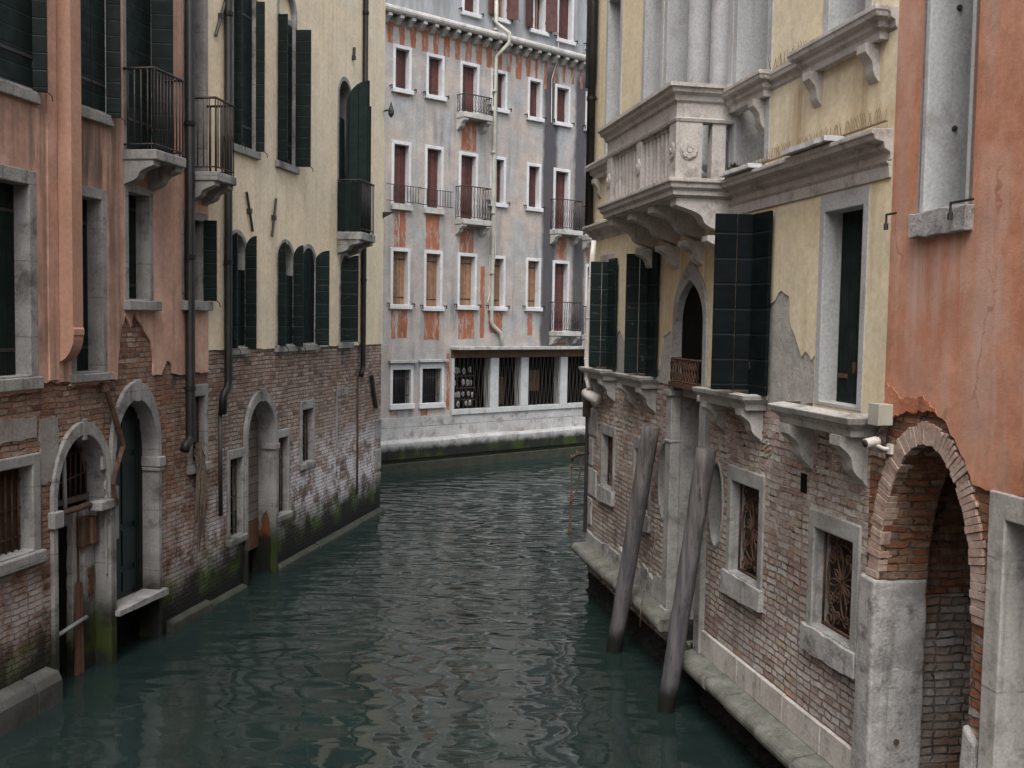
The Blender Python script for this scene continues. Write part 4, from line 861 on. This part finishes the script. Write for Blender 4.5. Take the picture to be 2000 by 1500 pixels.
# relieving arches of brick on edge above the two near grilled windows
for c, zc in ((6.21, 3.02), (8.10, 2.90)):
    mb = MB()
    for i in range(22):
        a_ = math.pi * (.14 + .72 * i / 21); r0, r1 = .48, .66; q = .020
        mb.prism([(c + r0 * math.cos(a_ - q), zc + .35 * r0 / .48 * math.sin(a_ - q)), (c + r1 * math.cos(a_ - q), zc + .35 * r1 / .48 * math.sin(a_ - q)), (c + r1 * math.cos(a_ + q), zc + .35 * r1 / .48 * math.sin(a_ + q)), (c + r0 * math.cos(a_ + q), zc + .35 * r0 / .48 * math.sin(a_ + q))], 'y', -.004 - rng.uniform(0, .004), .01)
    mb.build('relieving_arch', M['brick_palace'], P.o)
mb = MB(); mb.box(7.45, 7.57, -.006, .0, 2.94, 3.12); mb.build('socket_hole_patch', M['void'], P.o)  # flat dark patch standing for the shade inside a wall hole
# walls: brick below, ochre plaster above, grey render where the plaster has come off
P.layer('brick_wall', [(U0, .35), (8.66, .35), (8.66, 3.45), (U1, 3.45), (U1, 13), (U0, 13)], M['brick_palace'], 0, .1)
port = [(5.04, 3.62)] + path(3.98, 5.04, 3.62, 5.25, 'ogee', 1.45)[2:-1] + [(3.98, 4.2), (3.98, 3.62)]
bl = [(U0, 3.86), (1.2, 3.86), (1.25, 4.25), (1.55, 4.42), (1.75, 4.25), (1.95, 4.32), (2.05, 4.3), (2.05, 3.86), (3.1, 3.86), (3.35, 3.9), (3.5, 4.35), (3.75, 4.42), (3.98, 4.40)]
br_ = [(5.04, 3.62), (5.3, 3.64), (6.4, 3.64), (6.42, 4.72), (6.75, 4.74), (6.95, 4.86), (7.12, 4.80), (7.16, 4.55), (7.3, 4.38), (7.42, 4.22), (7.5, 4.28), (7.62, 4.20), (7.68, 4.25), (7.69, 3.62), (8.65, 3.62), (8.66, 3.78), (U1, 3.80)]
outl = jag(bl, .07, .014, 8) + list(reversed(port))[1:-1] + jag(br_, .07, .013, 9) + [(U1, 13), (U0, 13)]
P.layer('plaster', outl, M['ochre'], -.026, .03)
gl = [(U0, 3.80), (3.95, 3.72), (3.95, 4.9), (U0, 4.9)]; gr = [(5.07, 3.70), (6.3, 3.70), (6.9, 3.74), (7.4, 3.77), (7.66, 3.80), (7.66, 5.0), (5.07, 5.0)]
P.layer('render_coat', jag(gl[:2], .07, .02, 3) + gl[2:], M['grey_render'], -.014, .016); P.layer('render_coat', jag(gr[:5], .07, .02, 4) + gr[5:], M['grey_render'], -.014, .016)
# footing, ledges and plinth
def ledge(u0, u1, z, p, seed):
    r = random.Random(seed); mb = MB(); x = u0
    while x < u1 - .05:
        L = r.uniform(.5, .95); e = min(x + L, u1); e = u1 if u1 - e < .25 else e; dz = r.uniform(-.012, .012); dp = r.uniform(-.015, .015)
        pr_ = [(.05, z - .17), (-p * .75 + dp, z - .17)] + [(-p * .86 + dp - .075 * math.sin(a * math.pi / 8), z - .085 - .085 * math.cos(a * math.pi / 8) + dz) for a in range(1, 8)] + [(-p * .72, z + dz), (.05, z + .03)]
        mb.prism(pr_, 'x', x, e - .008); x = e
    return mb.build('waterline_ledge', M['ledge'], P.o, .018)
ledge(U0 - .06, 4.30, .80, .23, 1); ledge(4.96, 8.64, .60, .25, 2)
mb = MB(); mb.box(U0, 4.2, .03, .5, -1.2, .70); mb.box(5.05, 8.8, .04, .5, -1.2, .50); mb.box(4.2, 5.05, .35, .6, -1.2, .45); mb.build('footing', M['footing'], P.o, .02)
mb = MB()
r2 = random.Random(12)
for u0, u1, zt in ((U0, 4.2, .62), (5.05, 8.7, .42)):
    for i in range(int((u1 - u0) * 260)):
        x = r2.uniform(u0, u1); z = r2.random() ** 1.6 * zt * .8 - .06; s_ = r2.uniform(.012, .034); y = .03
        mb.add([(x - s_, y, z - s_), (x + s_, y, z - s_ * .8), (x + s_ * .7, y, z + s_), (x - s_ * .8, y, z + s_ * .7), (x + r2.uniform(-s_, s_) * .5, y - s_ * 1.6, z)], [(0, 1, 4), (1, 2, 4), (2, 3, 4), (3, 0, 4)])
tag(mb.build('barnacle_crust', M['footing'], P.o), None, None, None, 'stuff')
mb = MB(); x = 5.09
while x < 8.6:
    L = rng.uniform(.45, .8); e = min(x + L, 8.66); mb.box(x, e - .006, -.035 - rng.uniform(0, .006), .05, .62, .90 + rng.uniform(-.006, .006)); x = e
mb.build('plinth', M['stone_carved'], P.o, .008)
mb = MB(); x = U0
while x < 3.8:
    L = rng.uniform(.4, .7); e = min(x + L, 3.83); mb.prism(jag([(x, .80), (e - .008, .80), (e - .008, 1.12 + rng.uniform(-.12, .08)), (x, 1.12 + rng.uniform(-.12, .08)), (x, .80)], .12, .008, int(x * 9))[:-1], 'y', -.03 - rng.uniform(0, .02), .05); x = e
mb.build('plinth', M['stone_rough'], P.o, .012)
mb = MB(); mb.box(4.05, 5.1, -.05, .6, .30, .46); mb.build('door_step', M['ledge'], P.o, .02)
mb = MB(); mb.box(4.98, 5.085, -.05, .06, .46, 1.5); mb.build('corner_post', M['stone_reveal'], P.o, .008)
for a, b in ((U0, .12),):
    mb = MB()
    for i in range(5): mb.box(a - .004, b + .25 * (i % 2), -.02, .06, 1.15 + i * .5, 1.6 + i * .5)
    mb.each('corner_stone', M['stone_rough'], P.o, .015)
# pipes at the far corner
P.pipe([(.02, -.13, 13), (.02, -.13, 6.11)], .07, 'pipe_dark'); 
mb = MB(); q = [R__(x, y, -.22) for x, y in ((1160, 470), (1154, 540), (1149, 620), (1146, 700), (1147, 740), (1150, 758))]; mb.tube([(a, -.22, z) for a, z in q], .04, 10)
for a, z in q[1:5]: mb.tube([(a, -.22, z), (a + .001, -.22, z - .02)], .045, 10)
q2 = R__(1150, 772, -.2); mb.tube([(q2[0] - .1, -.22, q2[1] + .03), (q2[0] + .05, -.2, q2[1]), (q2[0] + .25, -.1, q2[1] - .05)], .085, 12); mb.build('drainpipe', M['pipe_white'], P.o, smooth=True)
mb = MB(); mb.box(-.16, -.02, -.12, .02, 2.95, 3.35); mb.tube([(-.08, -.06, 2.95), (-.08, -.06, 1.0)], .03, 8); mb.build('cable_box', M['iron'], P.o)
mb = MB(); a = R__(1153, 110, -.1); mb.box(-.50, -.06, -.10, -.06, 8.45, 11.5); mb.build('shutter', M['green'], P.o)
P.shell(U0, U1 - .01, 13, 8, M['ochre'], M['footing'], zr=4.2)

# ------------------------------------------------------------------ terracotta house (right, near)
T = House('terracotta_house', RW, 'terracotta plastered house with a brick archway to a dark passage at the right edge')
w = T.frame(9.22, 9.92, 5.37, 9.5, .10, .12, .03, .03, .62, 'stone_reveal', bevel=.01)
mb = MB(); mb.prism(jag([(9.24, 5.19), (9.93, 5.20), (9.94, 5.38), (9.23, 5.38)], .1, .010, 2), 'y', -.10, .15); mb.build('sill', M['stone_rough'], w, .012)
mb = MB()
for x in (9.10, 9.93): mb.tube([(x + .12 * (1 if x > 9.5 else 0) , -.12, 5.40), (x - .12, -.13, 5.40), (x - .12, -.13, 5.32)], .010, 6); mb.tube([(x - .12, -.13, 5.33), (x - .12, -.13, 5.28)], .018, 6)
for z in (6.0, 6.9, 7.6): mb.tube([(9.26, .2, z), (9.34, .2, z + .03)], .02, 6)
mb.each('shutter_catch', M['iron'], w)
A0, A1, AT = 8.86, 10.07, 3.63
arch_in = path(A0, A1, -1.0, AT, 'round', 1.95, 28); T.hole(path(A0 - .004, A1 + .004, .35, AT + .004, 'round', 1.95, 28))
# voussoirs: single bricks on edge round the arch
mb = MB(); pts = path(A0, A1, 0, AT, 'round', 1.95, 64)[2:]; c = (A0 + A1) / 2
for i in range(len(pts) - 1):
    (x0, z0), (x1, z1) = pts[i], pts[i + 1]; mx, mz = (x0 + x1) / 2, (z0 + z1) / 2; t = Vector((x1 - x0, z1 - z0)).normalized(); nrm = Vector((t.y, -t.x)); 
    if nrm.dot(Vector((mx - c, mz - 2.6))) < 0: nrm = -nrm
    k_ = max(1, int(math.hypot(x1 - x0, z1 - z0) / .062)); 
    for j in range(k_):
        q0 = Vector((x0, z0)) + (Vector((x1, z1)) - Vector((x0, z0))) * (j + .012) / k_; q1 = Vector((x0, z0)) + (Vector((x1, z1)) - Vector((x0, z0))) * (j + .988) / k_; d0 = rng.uniform(-.008, .008); L = .165 + rng.uniform(-.02, .02); y0 = -.012 - rng.uniform(0, .014)
        p = [q0 + nrm * d0, q1 + nrm * d0, q1 + nrm * L * 1.02, q0 + nrm * L]; mb.prism([(a.x, a.y) for a in p], 'y', y0, .10)
ar = mb.build('arch_ring', M['brick_ring'], T.o, .004)
mb = MB(); mb.ring(path(A0 - .15, A1 + .15, .3, AT + .15, 'round', 1.95, 40), path(A0 + .006, A1 - .006, .3, AT - .006, 'round', 1.95, 40), .07, .42, .43); mb.build('arch_soffit', M['brick_arch'], ar)
# passage behind the arch
mb = MB(); v = []
sec = path(8.66, 10.30, .40, 3.85, 'round', .7, 16)
n = len(sec)
mb.add([(a, .42, z) for a, z in sec] + [(a, 4.4, z) for a, z in sec], [(i, (i + 1) % n, (i + 1) % n + n, i + n) for i in range(n)] + [tuple(n + i for i in range(n))]); ps = mb.build('passage', M['brick_arch'], T.o)
mb = MB(); mb.box(8.62, 10.34, .30, 4.5, .30, .46); mb.build('passage_floor', M['ledge'], ps)
mb = MB(); mb.fill(path(8.5, 10.5, .3, 4.2), [path(A0 - .01, A1 + .01, .31, AT + .01, 'round', 1.95, 28)], .41, .04); mb.build('inner_wall', M['brick_arch'], ps)
mb = MB(); mb.box(8.67, 8.72, .46, 4.0, .46, 2.25); mb.build('passage_dado', M['brick_dado'], ps)
mb = MB(); mb.prism(jag([(8.60, .35), (A0 + .02, .35), (A0 + .015, 2.44), (8.63, 2.45), (8.60, .35)], .14, .010, 6)[:-1], 'y', -.055, .44); pr_ = mb.build('stone_pier', M['stone_rough'], T.o, .025)
mb = MB(); mb.tube([(A0 + .03, .2, 1.08), (A0 + .02, .2, 1.08)], .025, 8); mb.build('rust_bolt', M['rust'], pr_)
mb = MB(); mb.prism(jag([(A1 - .03, .3), (10.24, .3), (10.22, 1.62), (A1 + .0, 1.72), (A1 - .03, .3)], .12, .018, 8)[:-1], 'y', -.05, .40); mb.build('stone_pier', M['stone_rough'], T.o, .025)
# doorway at the right edge
d = T.frame(10.26, 11.9, .3, 3.42, .17, .18, .02, .05, .35, 'stone', name='doorway', bevel=.012)
mb = MB()
for i in range(10): x = 10.5 + i * .13; mb.tube([(x, .2, .4), (x, .2, 3.2)], .014, 6)
for zz in (.9, 1.7, 2.5): mb.box(10.42, 11.75, .18, .22, zz - .03, zz + .03)
mb.build('gate', M['iron'], d)
T.layer('brick_wall', [(8.662, -1.2), (16, -1.2), (16, 13), (8.885, 13), (8.885, 3.452), (8.662, 3.452)], M['brick_arch'], 0, .1)
po = [(8.885, 3.96), (9.0, 3.86), (9.1, 3.93), (9.22, 3.86), (9.36, 3.90), (9.5, 3.91), (9.66, 3.85), (9.82, 3.72), (9.95, 3.58), (10.05, 3.42), (10.3, 3.40), (10.62, 3.41), (16, 3.42)]
T.layer('plaster', jag(po, .05, .012, 11) + [(16, 13), (8.885, 13)], M['terracotta'], -.030, .034)
po = [(8.90, 3.70), (9.05, 3.82), (9.25, 3.86), (9.4, 3.88), (9.6, 3.88), (9.5, 3.96), (9.42, 4.0), (9.34, 3.97), (9.22, 3.98), (9.1, 3.96), (9.0, 4.04), (8.90, 4.06)]
mb = MB(); mb.fill(jag(po + po[:1], .03, .016, 5)[:-1], [], -.036, .04); mb.fill(jag([(10.52, 3.42), (10.9, 3.42), (10.9, 4.6), (10.72, 4.3), (10.62, 3.9), (10.52, 3.42)], .05, .02, 6)[:-1], [], -.036, .04); mb.each('crumbling_render', M['rough_terracotta'], T.o)
mb = MB(); mb.box(8.9, 16, -.3, .4, -1.2, .28); mb.build('footing', M['footing'], T.o, .02)
mb = MB(); mb.box(8.62, 10.3, -.22, .35, .28, .40); mb.build('waterline_ledge', M['stone_rough'], T.o, .02)
T.shell(8.89, 16, 13, 8, M['terracotta'], M['footing'], zl=4.2)

# ------------------------------------------------------------------ unseen houses added behind the camera to block low sky light
def plain_house(name, wall, u0, u1, h, mat, label):
    q = House(name, wall, label)
    n = int((u1 - u0 - 1) / 2.2)
    for i in range(n):
        for z in (3.9, 7.0):
            x = u0 + 1 + i * 2.2; w = q.frame(x, x + .95, z, z + 1.9, .1, mat='stone', rev=.25); q.closed(w, x + .1, x + .85, z + .03, z + 1.85, .12); q.sill(w, x - .05, x + 1.0, z + .02)
    q.layer('wall', [(u0, -1.2), (u1, -1.2), (u1, h), (u0, h)], mat, 0, .1); q.shell(u0, u1, h, 7, mat, M['footing'])
plain_house('unseen_house', LW, -24, -7.05, 13, M['ochre'], 'unseen ochre house added behind the camera on the left bank to block sky light')
plain_house('unseen_house', RW, 16.05, 33, 13, M['salmon'], 'unseen salmon house added behind the camera on the right bank to block sky light')
plain_house('unseen_house', Wall((9, -17), (-9, -17)), -2, 20, 12, M['terracotta'], 'unseen terracotta house added across the canal behind the camera to block sky light')

# ------------------------------------------------------------------ mooring poles
def pole_mat():
    g = G('weathered_pole_wood', .75, .25)
    c = g.mix(g.sm(g.noise(1, 5, .65, sc=(14., 14., .9)), .35, .68), (.075, .068, .068), (.185, .165, .155))
    c = g.mix(g.sm(g.noise(1, 4, .7, sc=(40., 40., 1.0)), .56, .68), c, (.035, .031, .031))
    zz = g.math('ADD', g.z, g.math('MULTIPLY', g.noise(6, 4), .25))
    c = g.mix(g.sm(zz, 1.4, 3.0, .35, 0.), c, (.055, .066, .09)); c = g.mix(g.sm(zz, .28, .55, 1, 0), c, (.010, .012, .009)); g.col(c)
    return g.bump(g.noise(1, 5, .7, sc=(34., 34., 1.5)), .6, .015).mat
PM = pole_mat()
def pole(bpx, tpx, toff, r0, r1, label, seed):
    b = onwater(*bpx); u, z = RW.uz(*tpx, toff); t = RW.world(u, toff, z); d = (t - b); r = random.Random(seed)
    o = bpy.data.objects.new('mooring_pole', None)
    st = b - d * (1.6 / d.length); pts = []; rs = []
    n = 26; full = t - st
    for i in range(n + 1):
        q = i / n; p = st + full * q; pts.append((p.x - b.x + r.uniform(-.004, .004), p.y - b.y + r.uniform(-.004, .004), p.z)); rs.append((r0 + (r1 - r0) * q) * r.uniform(.975, 1.025))
    pts.append(tuple(Vector(pts[-1]) + full.normalized() * .012)); rs.append(rs[-1] * .86)
    mb = MB(); mb.tube(pts, rs, 20); o = mb.build('mooring_pole', PM, None, smooth=True); o.location = (b.x, b.y, 0)
    return tag(o, label, 'mooring pole', 'wooden mooring poles leaning on the palace')
pole((1199, 1272), (1272, 832), -.22, .105, .118, 'shorter grey wooden mooring pole standing farther along the palace wall, reaching a lower window', 1)
pole((1300, 1388), (1380, 878), -.25, .10, .112, 'nearer grey wooden mooring pole with scarred edge, leaning in front of the portal', 2)

# ------------------------------------------------------------------ things on the palace
def RWpt(px, py, off): u, z = RW.uz(px, py, off); return RW.world(u, off, z)
def place(name, wall, u, y, z, label, cat, group=None):
    o = bpy.data.objects.new(name, None); COL.objects.link(o); m = wall.mat(); m.translation = wall.world(u, y, z); o.matrix_world = m; o.empty_display_size = .1
    return tag(o, label, cat, group)
u, z = R__(1718, 838, -.18)
c = place('security_camera', RW, 8.93, -.15, 3.60, 'small white security camera below the junction box beside the brick arch', 'camera')
mb = MB(); mb.tube([(.02, -.07, -.02), (.0, .05, .0)], .040, 14); mb.build('housing', M['pipe_white'], c, .004, True)
mb = MB(); mb.tube([(.0213, -.078, -.0213), (.02, -.071, -.02)], .031, 14); mb.build('lens', M['iron'], c, smooth=True)
mb = MB(); mb.tube([(.02, .02, -.03), (.04, .08, -.06), (.06, .15, -.06)], .016, 8); mb.box(.03, .09, .11, .135, -.10, -.02); mb.build('bracket', M['pipe_white'], c)
mb = MB(); mb.tube([(.01, .03, .03), (.05, .06, .09), (.06, .08, .06), (.07, .1, .14)], .006, 5); mb.each('cable', M['iron'], c)
c = place('junction_box', RW, 8.95, -.10, 3.73, 'beige electrical junction box on the wall between the palace and the terracotta house', 'junction box')
mb = MB(); mb.box(-.075, .075, -.05, .07, 0, .17); mb.build('body', M['pipe_cream'], c, .006)
mb = MB(); mb.box(-.078, .078, -.062, -.051, -.003, .173); mb.build('cover', M['pipe_cream'], c, .004)
def spikes(u0, u1, y, z, label, seed):
    r = random.Random(seed); mb = MB(); n = int((u1 - u0) / .03)
    for i in range(n):
        x = u0 + (u1 - u0) * i / n - u0; dx = r.uniform(-.008, .008); mb.tube([(x, r.uniform(-.01, .01), 0), (x + dx, r.uniform(-.045, .03), r.uniform(.10, .13))], .0026, 3, cap=False)
    mb.box(0, u1 - u0, -.015, .015, -.004, .004)
    o = mb.build('bird_spikes', M['spike']); m = RW.mat(); m.translation = RW.world(u0, y, z); o.matrix_world = m; tag(o, label, 'bird spikes', 'bird spike strips on the palace cornices')
spikes(7.3, 8.84, -.08, 6.16, 'wire bird spike strip on the loose slab at the terracotta end of the lower cornice', 1); spikes(5.85, 7.25, -.10, 6.155, 'wire bird spike strip on the lower cornice beside the carved balcony', 2); spikes(6.60, 7.38, -.05, 7.07, 'wire bird spike strip on the upper string course between two bracketed sills', 3)
# mooring iron with a frayed rope at the far corner
o = place('mooring_hook', RW, -.10, -.02, 2.32, 'iron mooring hook sticking out from the far brick corner of the palace', 'hook')
mb = MB(); mb.tube([(.03, .0, .02), (-.02, -.14, .0), (-.05, -.26, -.06), (-.05, -.27, -.12)], [.028, .028, .024, .018], 8); mb.build('iron_bar', M['iron'], o, smooth=True)
mb = MB(); hk = [(-.06, -.25, -.05), (-.07, -.27, -.25), (-.06, -.26, -.6), (-.065, -.27, -.78)]
mb.tube(hk, .016, 6); mb.tube([(-.03, -.12, .02), (-.02, -.13, -.3), (-.03, -.18, -.62), (-.06, -.26, -.78)], .014, 6)
for p, rr_ in (((-.06, -.25, -.04), .05), ((-.065, -.27, -.2), .035), ((-.065, -.27, -.78), .055), ((-.05, -.16, .02), .045)):
    mb.tube([(p[0] + rr_ * math.cos(t), p[1] + rr_ * .6 * math.sin(t), p[2] + rr_ * .5 * math.sin(2 * t)) for t in [i * .6 for i in range(12)]], .014, 5)
mb.tube([(-.065, -.27, -.8), (-.07, -.27, -1.05), (-.07, -.275, -1.32)], [.022, .02, .03], 6)
for i in range(6): mb.tube([(-.07, -.27, -1.25), (-.07 + rng.uniform(-.04, .04), -.27 + rng.uniform(-.04, .04), -1.42)], .005, 4)
ro = mb.build('rope', m_plain('reddish_frayed_rope', (.085, .04, .028), (.14, .075, .05), .9, 30)); m = RW.mat(); m.translation = RW.world(-.10, -.02, 2.32); ro.matrix_world = m; tag(ro, 'knotted reddish rope hanging from the iron hook at the palace corner', 'rope')
mb = MB(); b = [RWpt(1283, 1030, -.06), RWpt(1277, 1070, -.12), RWpt(1264, 1130, -.24), RWpt(1252, 1185, -.34), RWpt(1250, 1225, -.33)]; mb.tube([p - b[0] for p in b], .010, 6); ro = mb.build('rope', M['wood_grey'], smooth=True); ro.location = b[0]; tag(ro, 'straight grey rope hanging from the window sill between the two mooring poles', 'rope')
# plants
def weed(pt, n, L, label, seed, col=(.05, .075, .015)):
    r = random.Random(seed); mb = MB()
    for i in range(n):
        a = r.uniform(0, 6.28); l = L * r.uniform(.5, 1); w_ = l * .07; x, y = r.uniform(-L, L) * .35, r.uniform(-L, L) * .25; d = Vector((math.cos(a), math.sin(a), 0)); s_ = Vector((-d.y, d.x, 0)) * w_
        p0 = Vector((x, y, 0)); p1 = p0 + d * l * .25 + Vector((0, 0, l * .6)); p2 = p0 + d * l * .7 + Vector((0, 0, l * r.uniform(.5, 1)))
        mb.add([p0 - s_, p0 + s_, p1 + s_, p1 - s_, p2], [(0, 1, 2, 3), (3, 2, 4)])
    o = mb.build('weed', m_plain('weed_leaf', col, tuple(q * .6 for q in col), .8)); o.location = pt; return tag(o, label, 'weed')
weed(RW.world(4.9, -.02, .47), 70, .28, 'tuft of green weed at the foot of the palace portal', 1)
weed(RW.world(-.02, -.12, 6.10), 60, .16, 'dry grass tuft on the far end of the palace lower cornice', 2, (.16, .13, .09)); weed(RW.world(5.95, -.15, 6.15), 80, .13, 'nest of dry stalks on the palace cornice beside the balcony', 3, (.10, .085, .065))
# dried roots beside the small barred window
mb = MB(); r3 = random.Random(3)
for i in range(46):
    a = L_(378 + r3.uniform(-6, 10), 872 + r3.uniform(-10, 16)); k_ = r3.uniform(.3, 1.7); x = a[0]; z = a[1]; pts = []
    for j in range(7): pts.append((x - 4.25, -.05 - .05 * math.sin(j * .6), z - 2.55)); x += r3.uniform(-.03, .055); z -= k_ / 6
    mb.tube(pts, [.011, .012, .011, .010, .008, .006, .004], 4)
o = mb.build('dried_roots', m_plain('dried_root', (.09, .07, .05), (.16, .13, .095), .95, 20)); m = LW.mat(); m.translation = LW.world(4.25, 0, 2.55); o.matrix_world = m; tag(o, 'tangle of dried roots hanging below the small barred window of the salmon house', 'dead plant')
# leaning boards in the near water door
o = place('leaning_board', LW, 1.68, .17, -.1, 'worn brown board standing in the water of the near arched door', 'board')
mb = MB(); mb.prism([(-.07, 0), (.09, 0), (.07, 1.25), (-.02, 1.28)], 'y', -.02, .02); b_ = mb.build('plank', M['wood_brown'], o, .004)
# carnival masks in the shop window
mm = m_plain('white_mask', (.42, .41, .40), (.30, .29, .28), .5); mk = None; r4 = random.Random(9)
def mask_mesh():
    mb = MB(); nu, nv = 10, 8
    v = []
    for j in range(nv + 1):
        t = math.pi * j / nv
        for i in range(nu + 1):
            a = math.pi * i / nu; v.append((-.075 * math.cos(a) * math.sin(t) * (1 if t < 1.6 else .9), -.05 * math.sin(a) * math.sin(t), .115 * math.cos(t)))
    fs = []; ms = []
    for j in range(nv):
        for i in range(nu):
            eye = j == 3 and i in (3, 6); fs.append((j * (nu + 1) + i, j * (nu + 1) + i + 1, (j + 1) * (nu + 1) + i + 1, (j + 1) * (nu + 1) + i)); ms.append(1 if eye else 0)
    mb.add(v, fs); mb.m = ms; return mb
first = None; rowname = {0: 'lowest', 1: 'second lowest', 2: 'third', 3: 'top'}
for row, (zz, n) in enumerate(((1.88, 5), (2.20, 6), (2.58, 7), (2.96, 6))):
    for i in range(n):
        if r4.random() < .18: continue
        u = SH0 + .22 + (uu[1] - SH0 - .55) * (i + .5) / n + r4.uniform(-.03, .03)
        if first is None: first = mask_mesh().build('carnival_mask', [mm, M['void']], None, smooth=True); o = first
        else: o = first.copy(); COL.objects.link(o)
        m = FW.mat(); m.translation = FW.world(u, .30 + r4.uniform(0, .12), zz + r4.uniform(-.03, .03)); sc = r4.uniform(.75, 1.05); o.matrix_world = m @ Matrix.Diagonal((sc, sc, sc, 1))
        tag(o, 'white carnival mask on the %s row behind the shop grille of the grey house' % rowname[row], 'mask', 'white masks in the shop window, %s row' % rowname[row])
